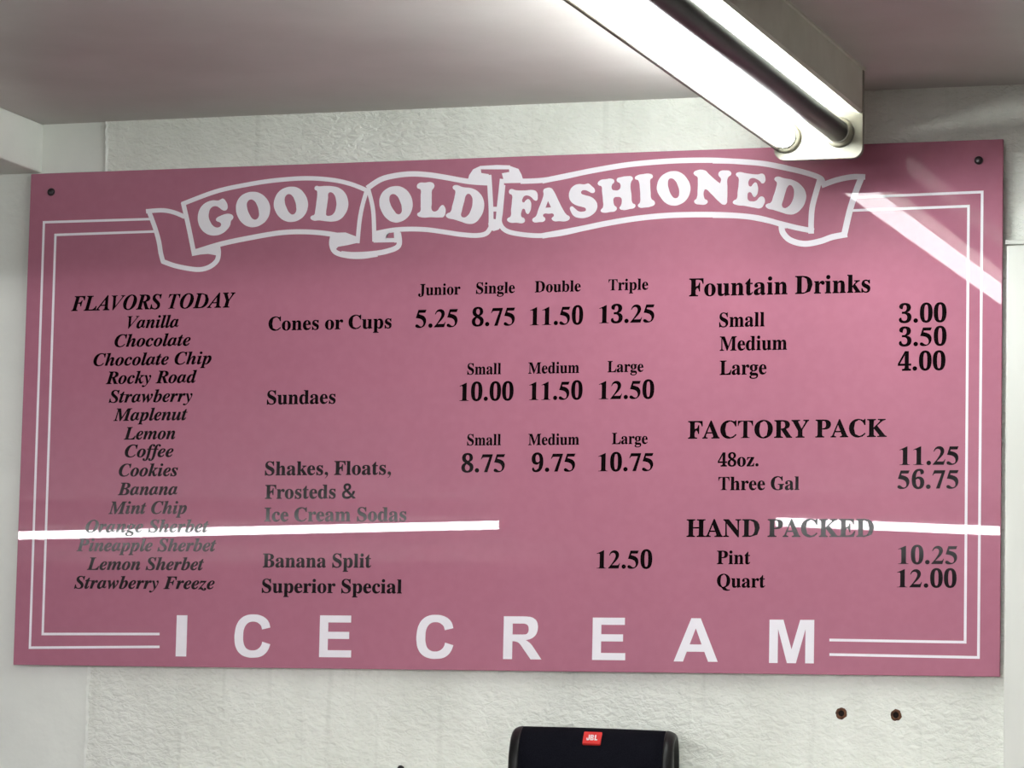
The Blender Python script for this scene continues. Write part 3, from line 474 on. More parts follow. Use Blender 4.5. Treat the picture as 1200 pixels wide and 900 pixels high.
  'm': (554, ['17,-7,70,-7,17,-2;13,21,13,16,26,22;40,31,35,25,45,36;45,56,45,41,45,122;45,253,45,187,45,267;41,280,45,273,36,286;14,289,27,289,14,295;18,317,18,312,60,317;148,317,106,317,148,302;145,272,145,287,171,307;237,325,202,325,283,325;320,268,310,306,346,306;420,325,381,325,477,325;511,214,511,285,511,162;511,56,511,108,511,42;515,30,511,36,519,24;541,21,528,22,541,16;537,-7,537,-2,484,-7;376,-7,429,-7,376,-2;372,21,372,16,385,22;398,30,393,24,402,36;403,56,403,42,403,109;403,217,403,163,403,235;398,254,402,245,394,263;379,264,393,264,360,264;331,235,347,258,331,175;331,56,331,116,331,42;336,30,332,36,340,24;361,21,348,22,361,16;357,-7,357,-2,305,-7;198,-7,251,-7,198,-2;194,21,194,16,207,22;220,30,216,24,224,36;225,56,225,42,225,109;225,217,225,163,225,235;220,254,224,244,216,263;201,264,215,264,180,264;153,233,168,257,153,173;153,56,153,116,153,42;158,31,154,37,162,24;182,21,170,22,182,16;178,-7,178,-2,125,-7']),
  'n': (381, ['17,-7,71,-7,17,-2;13,21,13,16,26,22;40,31,35,25,45,36;45,56,45,41,45,122;45,253,45,187,45,267;41,280,45,273,36,286;14,289,27,289,14,295;18,317,18,312,61,317;150,317,107,317,150,303;147,274,147,289,171,308;245,325,206,325,303,325;337,214,337,285,337,162;337,56,337,108,337,42;342,30,338,36,347,24;368,21,355,22,368,16;364,-7,364,-2,311,-7;201,-7,255,-7,201,-2;195,18,195,13,197,18;202,20,200,20,221,20;228,57,228,30,228,110;228,217,228,163,228,235;223,254,227,245,219,263;205,264,218,264,184,264;155,233,170,257,155,173;155,56,155,116,155,42;159,30,155,36,163,24;185,21,172,22,185,16;181,-7,181,-2,127,-7']),
  'o': (336, ['169,-17,198,-17,139,-17;86,5,109,-9,64,20;32,67,44,42,19,92;12,154,12,123,12,186;32,242,19,217,44,267;86,303,64,289,109,317;168,325,139,325,197,325;249,304,227,317,272,290;304,243,291,267,317,218;324,154,324,186,324,122;304,66,317,90,291,41;249,5,272,19,227,-9', '169,18,150,18,187,18;203,43,195,25,207,52;210,82,209,63,212,102;213,154,213,125,213,213;201,269,209,250,192,287;169,292,186,292,149,292;135,269,143,287,128,249;124,154,124,213,124,125;127,83,125,102,128,63;134,43,130,52,142,25']),
  'p': (371, ['16,-146,76,-146,16,-141;12,-119,12,-124,23,-118;36,-111,31,-115,41,-107;43,-99,42,-106,45,-92;45,-64,45,-82,45,39;45,243,45,141,45,264;40,279,44,273,36,285;14,290,28,288,14,295;18,317,18,312,60,317;145,317,104,317,145,301;142,270,142,285,162,307;228,326,190,326,252,326;297,304,279,318,315,290;341,244,331,268,351,220;357,160,357,190,357,127;341,69,352,95,331,43;295,6,314,20,277,-9;226,-17,250,-17,193,-17;152,26,172,-2,152,-4;155,-58,155,-28,155,-76;159,-97,156,-87,161,-106;170,-112,163,-108,177,-115;201,-117,188,-116,201,-122;198,-146,198,-141,138,-146', '196,35,175,35,217,35;233,62,225,42,242,84;246,154,246,112,246,195;235,245,243,223,228,265;200,271,221,271,179,271;155,233,168,262,155,178;155,71,155,126,165,44']),
  'r': (287, ['17,-7,77,-7,17,-2;13,21,13,16,27,22;40,31,36,25,45,36;45,56,45,41,45,121;45,252,45,186,45,269;40,281,44,276,36,286;15,288,29,288,15,294;20,317,20,312,61,317;149,316,107,316,149,297;148,259,148,278,159,280;183,307,167,296,199,319;233,325,218,325,252,325;280,309,271,319,290,299;296,266,296,282,296,253;283,229,291,237,275,221;248,215,260,215,236,215;218,225,224,219,212,230;202,245,207,238,197,252;190,253,197,253,180,253;168,237,176,250,159,225;156,192,156,213,156,147;156,56,156,101,156,41;163,30,156,35,169,25;201,22,182,23,201,17;198,-7,198,-2,139,-7']),
  's': (288, ['152,-17,184,-17,134,-17;85,-1,110,-12,81,1;76,3,81,3,65,3;54,-15,58,-3,49,-15;29,-10,34,-10,29,28;29,106,29,68,34,106;59,109,53,109,65,81;92,44,76,60,108,28;141,22,122,22,158,22;175,32,166,24,184,39;185,56,185,43,185,75;151,100,175,88,134,108;103,124,119,115,80,135;48,165,60,150,37,180;30,221,30,202,30,249;60,296,41,277,78,315;139,326,107,326,146,326;167,323,157,325,176,321;201,315,188,318,203,314;207,313,204,314,210,312;210,311,208,311,218,311;227,325,223,316,232,325;251,320,246,320,251,288;251,221,251,253,246,221;223,217,228,217,216,241;191,272,206,259,177,285;148,289,166,289,134,289;121,281,129,288,114,274;112,259,112,270,112,248;120,237,113,245,127,230;149,218,136,224,164,210;195,195,180,203,218,184;247,155,237,170,258,141;264,94,264,117,264,61;233,13,252,32,214,-6']),
  't': (228, ['126,-16,171,-16,99,-16;61,5,72,-8,49,19;41,71,41,44,41,140;41,278,41,209,32,278;16,273,26,273,16,280;14,304,14,297,41,329;83,374,65,353,101,395;124,429,115,413,129,429;151,425,146,425,151,387;150,313,150,351,171,313;211,316,189,316,211,306;211,273,211,283,189,273;151,277,172,277,151,211;151,82,151,148,151,68;155,54,152,61,159,47;165,46,156,46,181,46;203,81,193,58,209,78;227,61,222,64,207,11']),
  'u': (375, ['130,-17,150,-17,99,-17;60,13,73,-5,47,31;39,96,39,61,39,146;39,248,39,197,39,263;33,278,38,271,29,286;6,289,21,289,6,295;10,317,10,312,54,317;148,313,104,313,148,234;149,74,149,153,149,62;156,51,150,58,162,44;175,43,163,43,195,43;221,68,207,48,221,128;221,248,221,187,221,265;216,278,221,272,211,285;184,289,201,289,184,295;188,317,188,312,233,317;330,313,285,313,330,233;331,70,331,150,331,55;336,44,331,49,341,39;365,35,351,35,365,29;362,6,362,11,325,6;227,-17,278,-2,227,0;226,33,226,17,215,18;189,-3,206,6,172,-12']),
  'z': (293, ['13,-7,98,-7,13,-2;7,17,7,12,58,108;162,290,110,199,149,290;129,280,142,280,105,280;77,267,90,277,64,256;49,212,55,239,43,212;19,215,25,215,21,247;30,317,28,286,111,317;276,317,195,317,276,311;281,288,281,294,231,199;132,22,181,110,141,22;151,32,142,32,183,32;219,50,203,37,234,62;255,112,246,82,260,112;283,108,278,108,280,73;271,-6,274,30,186,-6']),
 },
 'I': {
  'A': (420, ['-69,-7,-22,-7,-69,-1;-73,22,-73,16,-53,22;-18,53,-35,32,94,191;318,466,206,328,324,466;349,461,343,461,344,337;333,89,339,213,333,86;331,84,331,87,331,44;394,21,353,22,394,15;389,-7,389,-1,319,-7;177,-7,247,-7,177,-1;174,22,174,16,198,24;220,44,212,31,228,56;230,88,230,68,231,106;236,133,236,115,189,133;99,133,146,133,83,113;55,77,71,97,48,67;39,53,42,60,35,46;33,45,33,49,33,32;76,22,47,24,76,16;72,-7,72,-1,26,-7', '126,168,169,221,166,168;235,172,194,172,237,225;247,321,245,267,204,267']),
  'B': (430, ['-35,-7,34,-7,-35,-2;-38,21,-38,16,-24,21;-3,26,-11,23,6,30;16,45,10,35,22,55;32,87,27,68,57,182;108,371,83,276,110,377;112,388,111,382,113,393;113,402,113,396,113,412;105,420,113,416,98,424;69,429,86,427,69,434;72,458,72,452,122,458;223,458,173,458,292,458;373,433,343,449,402,417;420,350,420,384,420,293;296,239,379,257,355,220;384,143,384,191,384,119;365,68,378,89,352,46;298,13,328,26,268,0;171,-7,224,-7,103,-7', '199,255,196,255,236,255;281,285,262,264,300,306;308,362,308,327,308,405;250,422,291,422,233,422;228,403,232,418,215,350;188,248,202,300,193,248;192,255,190,255,195,255', '165,29,140,29,198,29;241,62,221,39,261,85;269,147,269,109,269,199;183,221,242,221,180,221;183,225,187,225,169,174;141,73,155,123,138,60;135,48,135,56,135,34']),
  'C': (440, ['204,-18,280,-18,166,-18;101,4,129,-10,74,18;36,68,51,42,21,95;13,165,13,129,13,198;30,264,19,232,41,296;77,356,57,328,97,383;151,426,124,408,192,455;286,470,239,470,315,470;386,455,350,465,389,455;398,453,393,454,403,451;404,450,402,450,414,450;428,469,422,456,434,469;456,463,450,463,447,411;427,306,437,358,421,307;395,307,401,306,395,349;371,402,387,380,355,424;309,432,338,432,278,432;227,396,253,421,200,370;159,284,178,334,139,233;129,142,129,188,129,104;156,58,137,79,175,36;227,27,194,27,280,27;365,111,326,55,371,107;391,85,385,90,344,17']),
  'D': (484, ['-35,-7,28,-7,-35,-2;-38,21,-38,16,-24,21;-3,26,-11,23,6,30;16,45,10,35,22,55;32,87,27,68,57,182;108,371,83,276,111,384;113,400,113,391,113,412;105,420,113,415,98,424;69,429,86,427,69,434;72,458,72,452,132,458;256,457,196,457,397,457;470,267,470,392,470,231;448,156,463,189,434,123;383,66,411,92,364,49;323,24,343,34,303,13;251,0,277,5,225,-5;155,-7,192,-7,92,-7', '168,28,153,28,198,28;246,49,222,34,270,64;306,109,289,83,323,135;345,196,336,162,354,229;359,296,359,260,359,384;257,425,326,425,242,425;235,417,240,423,229,411;224,392,228,405,196,286;140,76,168,181,139,72;137,61,138,68,136,55;135,50,135,52,135,40;141,33,135,37,147,29']),
  'F': (410, ['-34,-7,36,-7,-34,-2;-38,21,-38,16,-24,21;-3,26,-11,23,6,30;16,45,10,35,22,55;32,87,27,68,57,182;108,371,83,276,110,377;112,388,111,382,113,393;113,402,113,396,113,412;105,420,112,416,97,425;69,429,85,428,69,434;73,458,73,452,191,458;429,458,312,458,421,415;407,321,416,364,401,321;378,317,385,317,378,320;374,330,374,327,374,364;349,401,368,385,330,416;261,421,303,421,247,421;238,416,243,420,233,411;228,394,232,407,215,345;188,247,202,296,192,246;191,254,188,254,195,254;199,254,196,254,228,254;268,271,250,259,286,282;308,325,299,300,314,325;337,319,331,319,321,257;290,133,305,195,285,133;264,130,268,130,264,134;262,147,262,143,262,151;262,157,262,153,262,176;255,197,260,188,249,207;229,214,243,211,216,218;181,222,205,222,168,174;143,80,156,128,139,65;137,47,137,55,137,37;144,30,137,35,152,25;181,21,164,22,181,16;177,-7,177,-2,107,-7']),
  'L': (425, ['-34,-7,94,-7,-34,-2;-38,21,-38,16,-24,21;-3,26,-11,23,6,30;16,45,10,35,22,55;32,87,27,68,57,182;108,371,83,276,111,384;113,400,113,391,113,412;105,420,113,415,98,425;69,429,86,428,69,434;72,458,72,452,142,458;284,458,214,458,284,452;287,429,287,434,273,429;251,423,260,427,243,419;233,404,238,414,227,394;218,363,223,382,193,269;143,81,168,175,138,59;135,43,135,49,135,36;145,34,136,35,150,33;162,32,155,33,170,31;187,31,177,31,231,31;294,56,265,38,324,74;366,139,347,101,374,139;400,133,393,133,386,88;353,-7,367,38,225,-7']),
  'M': (587, ['181,-12,187,-12,166,113;140,357,154,232,115,263;76,80,101,174,71,65;69,48,69,56,69,37;78,30,70,35,85,25;113,21,97,22,113,16;110,-7,110,-2,62,-7;-36,-7,12,-7,-36,-2;-39,21,-39,16,-25,21;-4,26,-12,23,5,30;15,45,9,35,21,55;31,87,25,68,56,182;106,371,81,276,110,384;112,402,112,392,112,413;104,420,111,416,96,425;68,429,84,428,68,434;71,458,71,452,122,458;230,455,179,455,243,348;263,139,250,245,332,245;464,456,396,349,515,456;623,458,572,458,623,452;626,429,626,434,612,429;590,423,599,427,582,420;572,405,577,415,566,395;556,363,562,383,531,269;480,80,506,174,479,74;476,63,477,69,476,58;473,52,473,58,473,32;521,20,489,22,521,15;516,-7,516,-2,445,-7;305,-7,375,-7,305,-2;301,21,301,16,316,21;337,27,329,23,346,32;355,44,350,36,357,48;361,59,358,52,364,67;370,87,367,76,396,184;456,368,431,272,374,240;213,-15,295,114,207,-15']),
  'O': (478, ['179,-18,227,-18,130,-18;57,28,86,-2,28,57;12,153,12,101,12,185;31,255,18,221,44,288;84,350,62,321,106,379;162,425,134,405,203,454;299,470,251,470,349,470;422,424,394,453,451,395;468,301,468,351,468,268;450,198,462,232,437,164;398,101,419,131,376,72;318,26,347,46,275,-3', '183,20,161,20,213,20;262,64,237,33,287,96;327,199,308,140,346,258;356,350,356,307,356,379;339,412,351,397,326,428;294,432,316,432,277,432;248,414,264,427,232,402;204,366,218,387,188,342;161,284,174,315,149,252;133,190,140,223,126,158;123,103,123,130,123,73;139,40,127,55,151,24']),
  'P': (409, ['-34,-7,36,-7,-34,-2;-38,21,-38,16,-24,21;-3,26,-11,23,6,30;16,45,10,35,22,55;32,87,27,68,57,182;108,371,83,276,110,377;112,388,111,382,113,393;113,402,113,396,113,412;105,420,113,415,98,424;69,429,86,427,69,434;72,458,72,452,134,458;261,458,199,458,362,458;416,350,416,420,416,325;392,274,408,295,376,253;325,224,352,235,298,213;196,208,255,208,188,208;177,212,185,212,165,168;143,80,155,124,139,64;137,48,137,55,137,37;145,30,137,35,152,25;181,21,164,22,181,16;177,-7,177,-2,107,-7', '197,245,194,245,234,245;278,276,259,254,297,298;305,362,305,322,305,405;248,422,288,422,237,422;235,416,239,420,231,411;225,390,229,405,212,339;185,238,198,289,189,238;189,245,185,245,192,245']),
  'R': (429, ['-34,-7,36,-7,-34,-2;-38,21,-38,16,-24,21;-3,26,-11,23,6,30;16,45,10,35,22,55;32,87,27,68,57,182;108,371,83,276,110,377;112,388,111,382,113,393;113,399,113,395,113,411;105,420,113,415,98,424;69,429,86,427,69,434;72,458,72,452,132,458;254,458,194,458,310,458;380,432,354,448,406,416;422,350,422,384,422,322;387,271,409,292,365,250;293,230,335,239,312,173;350,64,331,121,355,48;368,34,359,39,377,28;404,23,389,24,404,18;401,-7,401,-1,356,-7;261,-5,306,-5,237,69;188,219,212,145,181,219;179,219,186,219,167,173;143,80,155,127,139,65;137,48,137,56,137,37;145,30,137,35,152,25;181,21,164,22,181,16;177,-7,177,-2,107,-7', '195,252,192,252,232,252;277,283,257,261,298,304;306,363,306,327,306,406;249,423,289,423,238,423;237,419,240,422,233,415;228,397,232,410,214,346;186,245,200,296,189,244;188,252,185,252,191,252']),
  'S': (369, ['154,-18,204,-18,129,-18;57,3,96,-11,50,6;38,7,44,7,32,7;28,3,32,6,23,0;12,-13,18,-6,6,-13;-16,-6,-10,-6,-4,44;19,146,8,96,25,146;46,151,40,151,46,150;52,142,52,143,52,100;76,49,59,70,93,27;146,20,114,20,161,20;183,31,170,23,195,39;211,59,203,46,218,72;221,97,221,83,221,111;212,131,219,120,206,143;185,165,197,152,172,178;137,209,156,192,119,226;93,254,104,242,83,267;69,293,73,281,65,305;63,337,63,322,63,362;82,405,70,386,94,424;134,452,114,441,155,463;207,470,181,470,219,470;249,465,235,468,264,462;298,452,280,458,304,450;310,449,306,449,321,449;339,468,330,455,345,468;367,460,361,460,356,414;335,320,345,366,328,320;305,316,312,316,306,319;302,330,302,327,302,332;302,336,302,334,302,356;292,387,299,372,284,402;263,420,276,411,250,429;225,432,241,432,205,432;179,414,193,427,165,400;160,367,160,387,160,354;172,335,163,347,180,322;202,300,189,312,209,293;224,279,216,286,232,272;247,259,240,266,268,240;299,198,286,218,311,177;319,125,319,150,319,82;275,20,303,45,248,-4']),
  'T': (403, ['44,0,113,0,44,6;44,17,44,11,62,18;86,27,77,21,95,33;107,60,102,44,139,182;205,427,172,305,201,427;194,427,198,427,168,427;120,402,143,419,96,385;64,330,77,361,58,330;47,330,53,330,55,370;72,451,64,411,194,451;437,451,315,451,431,408;418,322,424,365,411,322;399,322,405,322,394,392;311,426,365,426,309,426;306,426,308,426,273,305;208,63,240,184,206,57;205,46,205,51,205,35;216,25,209,28,223,21;253,17,235,18,253,11;253,0,253,6,183,0']),
  'V': (399, ['67,-11,74,-11,73,116;85,368,79,242,86,389;71,416,81,405,61,427;28,435,47,433,28,440;28,451,28,445,95,451;230,451,163,451,230,445;230,433,230,439,214,433;195,426,202,430,188,422;181,409,183,417,180,405;178,393,179,400,177,385;175,365,176,376,171,285;164,123,168,204,227,201;353,358,290,280,362,368;374,385,369,377,379,394;381,412,381,402,381,426;340,434,368,433,340,439;340,451,340,445,386,451;479,451,433,451,479,445;479,433,479,439,478,433;476,433,477,433,462,433;441,419,451,428,431,410;407,382,420,398,301,251;88,-11,194,120,81,-11']),
  'Y': (349, ['22,-7,91,-7,22,-1;19,23,19,17,38,24;62,33,52,27,72,39;80,62,76,46,92,107;116,199,104,153,117,201;118,205,117,203,118,208;118,211,118,210,118,213;117,217,118,215,117,220;115,224,116,221,97,278;60,388,79,333,54,405;45,419,51,414,40,424;19,428,31,427,19,434;23,458,23,452,84,458;207,458,146,458,207,452;210,429,210,434,192,428;175,423,181,426,168,420;168,407,168,417,168,405;169,404,168,406,169,401;170,396,169,399,186,345;212,247,196,298,239,285;285,356,258,319,302,378;309,404,309,391,309,424;273,429,299,429,270,429;263,432,266,432,263,437;268,458,268,452,317,458;416,458,367,458,416,452;420,430,420,435,409,430;387,417,397,425,378,409;358,385,369,400,314,325;227,207,271,266,215,160;192,69,204,115,189,60;188,49,188,56,188,36;196,30,189,33,204,26;236,23,217,24,236,17;233,-7,233,-1,163,-7']),
  'a': (336, ['53,-16,75,-16,32,-16;-4,9,9,-6,-17,24;-26,73,-26,49,-26,97;-12,149,-21,124,-3,175;26,224,10,201,41,246;80,282,61,267,109,304;166,317,141,317,194,317;215,272,210,302,219,285;222,309,218,296,246,309;304,304,280,304,285,239;248,106,267,171,244,92;239,72,241,80,236,63;235,57,235,60,235,46;235,46,229,46,247,46;281,93,262,62,286,90;305,73,300,76,271,15;199,-16,233,-16,171,-16;149,30,149,2,149,35;150,53,149,46,151,60;167,70,165,62,150,42;115,6,132,20,98,-8', '96,47,77,47,106,47;119,61,108,51,129,71;146,98,137,82,155,114;169,149,162,130,176,168;185,203,182,185,189,220;191,246,191,233,191,268;170,274,187,274,160,274;146,259,157,270,135,247;115,216,125,234,105,198;90,157,97,179,84,141;77,113,79,126,74,100;72,83,72,93,72,56']),
  'b': (322, ['78,-16,115,-16,63,-16;32,-10,46,-14,19,-6;-3,6,6,0,-11,12;-18,30,-18,24,-18,35;-14,54,-17,45,16,161;76,377,46,269,81,396;84,412,84,406,84,420;80,423,84,420,75,426;58,426,70,426,55,426;42,429,46,429,42,435;46,458,46,452,67,460;114,465,90,462,137,469;196,470,170,466,176,398;136,256,156,327,163,292;217,317,185,317,239,317;276,290,262,306,289,275;298,221,298,249,298,197;283,146,293,171,274,121;243,73,260,95,226,51;182,17,204,31,151,-5', '91,22,77,22,103,22;123,35,111,25,135,44;153,69,143,54,163,84;179,119,172,100,187,137;196,173,192,154,200,192;203,223,203,207,203,236;195,249,201,242,190,256;181,256,190,256,163,256;139,227,151,248,132,217;122,190,128,206,116,175;104,136,110,157,97,113;84,67,90,90,79,51;77,35,77,43,77,23']),
  'c': (277, ['95,-16,144,-16,62,-16;12,14,30,-5,-5,33;-16,97,-16,64,-16,130;10,198,-7,166,27,231;84,283,53,261,114,305;178,317,148,317,201,317;239,297,225,310,253,285;264,250,264,266,264,236;250,211,258,219,242,203;214,196,227,196,202,196;181,208,188,202,174,214;169,237,169,226,169,243;175,260,171,253,179,267;182,273,182,269,182,282;174,282,184,282,163,282;144,265,156,278,133,253;113,220,123,239,104,200;91,159,97,180,85,137;82,99,82,118,82,78;94,55,85,66,103,44;120,41,106,41,147,41;201,102,174,61,207,98;227,78,221,83,191,16']),
  'd': (334, ['55,-16,77,-16,33,-16;-3,10,10,-6,-15,26;-22,82,-22,52,-22,103;-11,150,-19,127,-3,173;23,219,9,197,37,240;74,278,55,261,103,303;163,317,134,317,181,317;208,299,194,309,216,328;231,383,222,354,233,390;235,400,234,395,236,405;236,410,236,407,236,418;231,422,237,420,225,425;201,428,214,428,201,434;202,458,202,452,223,460;270,466,247,463,293,469;350,469,325,465,314,340;244,81,279,210,242,72;239,59,240,65,237,54;237,50,237,52,237,45;237,48,231,48,242,48;250,57,243,50,257,65;277,95,267,78,283,91;303,75,298,78,284,46;251,8,266,23,236,-7;196,-16,213,-16,169,-16;151,32,151,2,151,44;167,70,162,55,150,41;117,6,134,20,100,-8', '95,49,86,49,105,49;122,63,112,52,132,74;150,102,141,85,159,119;173,155,166,136,180,174;189,209,185,192,193,226;194,247,194,236,194,270;174,276,190,276,166,276;154,264,165,274,144,254;126,227,136,243,116,212;99,178,107,196,91,159;81,124,86,142,76,106;73,79,73,92,73,67;80,55,74,62,85,49']),
  'e': (269, ['89,-16,142,-16,60,-16;11,14,29,-5,-7,33;-18,98,-18,64,-18,122;0,175,-11,150,11,199;44,245,26,224,62,266;106,296,85,284,128,309;176,317,154,317,199,317;235,298,222,309,248,287;256,247,256,266,256,220;211,168,239,191,182,145;83,118,139,128,80,106;82,89,82,101,82,73;92,55,84,64,100,45;119,42,104,42,144,42;192,101,168,62,199,97;219,78,213,82,187,16', '91,147,102,194,112,152;136,177,120,166,153,189;173,216,164,201,183,232;186,261,186,245,186,270;182,276,186,272,178,281;174,281,181,281,159,281;132,248,148,271,115,224']),
  'f': (193, ['-65,-146,-34,-146,-82,-146;-113,-129,-102,-139,-124,-118;-132,-86,-132,-101,-132,-75;-121,-53,-127,-60,-114,-46;-91,-41,-101,-41,-82,-41;-64,-51,-69,-45,-58,-57;-53,-78,-53,-68,-53,-85;-58,-100,-54,-96,-62,-105;-64,-105,-64,-103,-64,-111;-60,-110,-68,-110,-51,-110;-39,-97,-46,-107,-32,-88;-22,-63,-27,-78,-16,-46;-3,5,-9,-24,4,33;19,105,11,66,30,162;53,274,41,217,37,274;9,269,25,269,11,279;16,309,14,300,31,309;61,308,45,308,75,364;121,433,95,406,146,461;211,477,179,477,233,477;268,462,255,471,280,452;289,416,289,431,289,392;250,375,273,375,241,375;219,386,225,380,212,392;207,412,207,404,207,418;213,432,209,427,216,437;218,440,218,437,218,445;217,443,224,443,204,443;184,412,195,435,173,388;151,304,163,355,170,304;204,309,185,309,203,300;200,269,202,279,181,269;146,272,165,272,135,218;112,111,124,165,100,54;71,-32,86,6,56,-69;16,-117,37,-99,-5,-135']),
  'g': (298, ['77,-146,108,-146,36,-146;-21,-125,1,-138,-43,-111;-58,-67,-58,-89,-58,-51;-36,-20,-49,-31,-22,-9;26,7,-3,-2,2,22;-10,49,-10,33,-10,61;7,88,-3,78,16,98;50,115,29,104,34,125;14,143,22,131,7,155;2,190,2,174,2,211;22,252,9,234,35,271;76,299,55,288,98,310;150,317,125,317,186,317;245,284,217,306,264,284;305,283,286,283,304,273;303,242,304,252,290,242;263,241,276,241,264,238;270,238,270,242,271,234;271,223,271,227,271,200;250,160,263,178,237,141;194,114,216,125,172,103;119,97,146,97,108,97;86,99,98,98,75,92;73,86,73,93,73,77;96,69,78,74,108,66;137,57,121,63,153,52;185,38,170,45,200,31;222,13,214,21,233,0;240,-36,240,-19,240,-56;218,-94,231,-78,204,-109;160,-133,183,-124,137,-142', '118,132,98,132,130,132;144,147,134,136,155,159;168,190,161,171,174,208;178,245,178,225,178,273;154,280,173,280,142,280;127,264,137,276,116,251;103,220,109,238,96,201;93,165,93,185,93,139', '85,-110,63,-110,108,-110;137,-96,123,-106,151,-86;155,-66,155,-80,155,-51;134,-38,150,-46,119,-30;62,-11,99,-22,27,-27;14,-64,14,-41,14,-79;34,-95,19,-85,48,-106']),
  'h': (357, ['212,-16,249,-16,182,-16;158,38,158,4,158,48;166,86,161,67,171,105;187,155,178,128,195,178;210,224,202,201,214,235;216,245,216,241,216,255;214,255,223,255,190,255;137,182,166,232,108,130;68,-4,84,68,41,-4;-26,0,2,0,8,125;75,376,41,251,78,387;81,400,80,394,82,406;83,410,83,408,83,419;79,422,84,419,74,425;57,426,69,426,54,426;42,430,45,430,42,436;45,458,45,452,63,459;109,464,86,461,132,467;194,470,166,465,170,379;122,197,146,288,147,235;180,287,159,269,202,305;254,317,229,317,287,317;310,260,310,294,310,242;289,168,303,209,278,136;257,73,268,105,256,70;254,63,255,67,253,60;252,60,252,62,252,51;253,49,245,49,262,49;302,104,279,67,306,101;325,84,320,87,289,19']),
  'i': (194, ['132,364,144,364,119,364;95,379,104,371,87,388;80,416,80,403,80,428;95,452,87,444,104,461;132,467,119,467,144,467;168,452,159,461,177,444;183,416,183,428,183,403;168,379,177,388,159,371', '52,-14,89,-14,37,-14;8,0,17,-9,0,9;-6,40,-6,25,-6,46;-3,65,-5,56,-1,75;3,89,1,83,14,130;37,213,26,172,40,223;44,238,42,231,45,245;47,250,47,245,47,262;23,267,41,267,21,267;13,270,15,270,13,275;17,296,17,291,42,299;88,306,66,302,110,309;157,310,138,306,137,235;96,83,116,158,93,70;91,56,91,63,91,48;91,48,84,48,101,48;138,96,117,64,142,93;160,76,156,79,126,16']),
  'k': (323, ['207,-15,239,-15,186,-15;148,16,160,-3,136,36;114,141,124,77,106,135;103,123,111,129,92,81;68,-5,79,37,41,-5;-26,0,2,0,8,125;75,376,41,251,78,387;81,400,80,394,82,406;83,410,83,408,83,419;79,422,84,419,74,425;57,426,69,426,54,426;42,430,45,430,42,436;45,458,45,452,63,459;109,464,86,461,132,467;194,470,166,465,167,368;113,164,140,265,134,179;154,211,140,199,168,222;186,239,178,231,201,253;206,269,206,261,206,276;202,275,206,273,197,278;176,281,187,280,176,287;180,311,180,305,225,311;319,311,273,311,319,305;323,282,323,288,317,281;302,275,308,277,296,274;288,270,293,273,283,267;257,249,273,261,240,236;195,198,221,221,199,170;208,129,204,149,212,109;218,82,215,94,226,57;240,49,229,49,253,49;273,89,261,62,278,87;297,72,292,74,270,15']),
  'l': (173, ['41,-16,60,-16,25,-16;-2,-2,7,-10,-11,7;-17,39,-17,23,-17,46;-15,62,-16,55,-13,70;-9,87,-11,79,17,182;70,373,44,278,77,396;80,412,80,407,80,425;55,427,74,427,53,427;45,431,47,431,45,437;50,457,50,451,99,463;190,471,152,464,155,343;86,84,121,212,85,79;82,68,83,74,80,61;80,56,80,59,80,47;79,47,72,47,90,47;127,95,106,63,131,91;150,76,146,79,132,46;98,7,114,21,82,-7']),
  'm': (525, ['378,-15,397,-15,348,-15;328,39,328,6,328,48;336,87,331,68,341,105;357,156,348,128,365,179;380,224,372,201,384,236;386,246,386,241,386,256;383,255,392,255,364,255;324,210,347,241,302,178;256,59,279,129,249,38;234,-6,240,15,208,-6;145,0,171,0,168,74;213,224,191,150,217,236;219,246,219,242,219,256;213,254,221,254,202,254;182,239,195,250,169,227;142,186,157,210,128,162;104,105,116,137,92,74;71,-5,80,35,44,-5;-21,-1,6,-1,-2,69;35,213,17,143,39,225;43,242,41,235,44,249;47,250,47,248,47,262;21,267,40,267,19,267;12,270,14,270,12,275;15,296,15,291,54,301;156,315,106,306,144,276;120,198,132,237,145,238;183,286,161,268,205,305;257,317,233,317,290,317;312,263,312,296,312,254;296,223,301,243,317,255;357,293,337,278,376,308;424,317,403,317,458,317;480,261,480,294,480,243;459,169,473,210,448,137;427,74,437,105,426,71;424,64,425,68,423,61;422,61,422,63,422,51;426,51,419,51,433,51;442,61,435,53,445,64;451,74,447,68,455,80;469,98,464,90,474,94;492,78,487,81,473,48;438,9,455,24,422,-6']),
  'n': (357, ['211,-16,230,-16,181,-16;162,38,162,4,162,48;168,86,163,67,173,105;190,155,180,128,198,178;213,224,205,201,217,235;219,245,219,241,219,255;217,255,225,255,194,255;142,186,170,233,128,162;104,105,116,137,92,74;71,-5,80,35,44,-5;-21,-1,6,-1,-2,69;35,213,17,143,39,225;43,242,41,235,44,249;47,250,47,248,47,262;21,267,40,267,19,267;12,270,14,270,12,275;15,296,15,291,54,301;156,315,106,306,144,276;120,198,132,237,145,238;183,286,161,268,205,305;257,317,233,317,290,317;312,262,312,296,312,255;308,224,312,239,305,209;292,168,299,190,268,95;255,56,255,59,255,47;260,50,252,50,266,50;274,60,268,52,281,68;300,96,290,80,305,93;325,77,320,80,306,47;271,8,287,23,254,-7']),
  'o': (316, ['96,-16,122,-16,65,-16;15,15,35,-5,-5,34;-17,97,-17,64,-17,122;0,175,-11,150,10,200;43,246,25,225,61,267;104,297,83,284,126,309;175,317,152,317,210,317;261,286,242,305,280,267;292,204,292,237,292,180;276,127,286,152,266,102;233,56,251,77,216,35;171,4,194,17,149,-9', '106,19,84,19,117,19;129,35,119,24,138,46;156,77,147,59,164,95;177,134,171,113,184,154;193,192,189,173,197,212;199,238,199,225,199,270;169,282,191,282,159,282;146,267,156,278,136,256;119,226,128,244,110,209;97,170,104,191,91,149;82,110,86,130,78,90;76,60,76,76,76,30']),
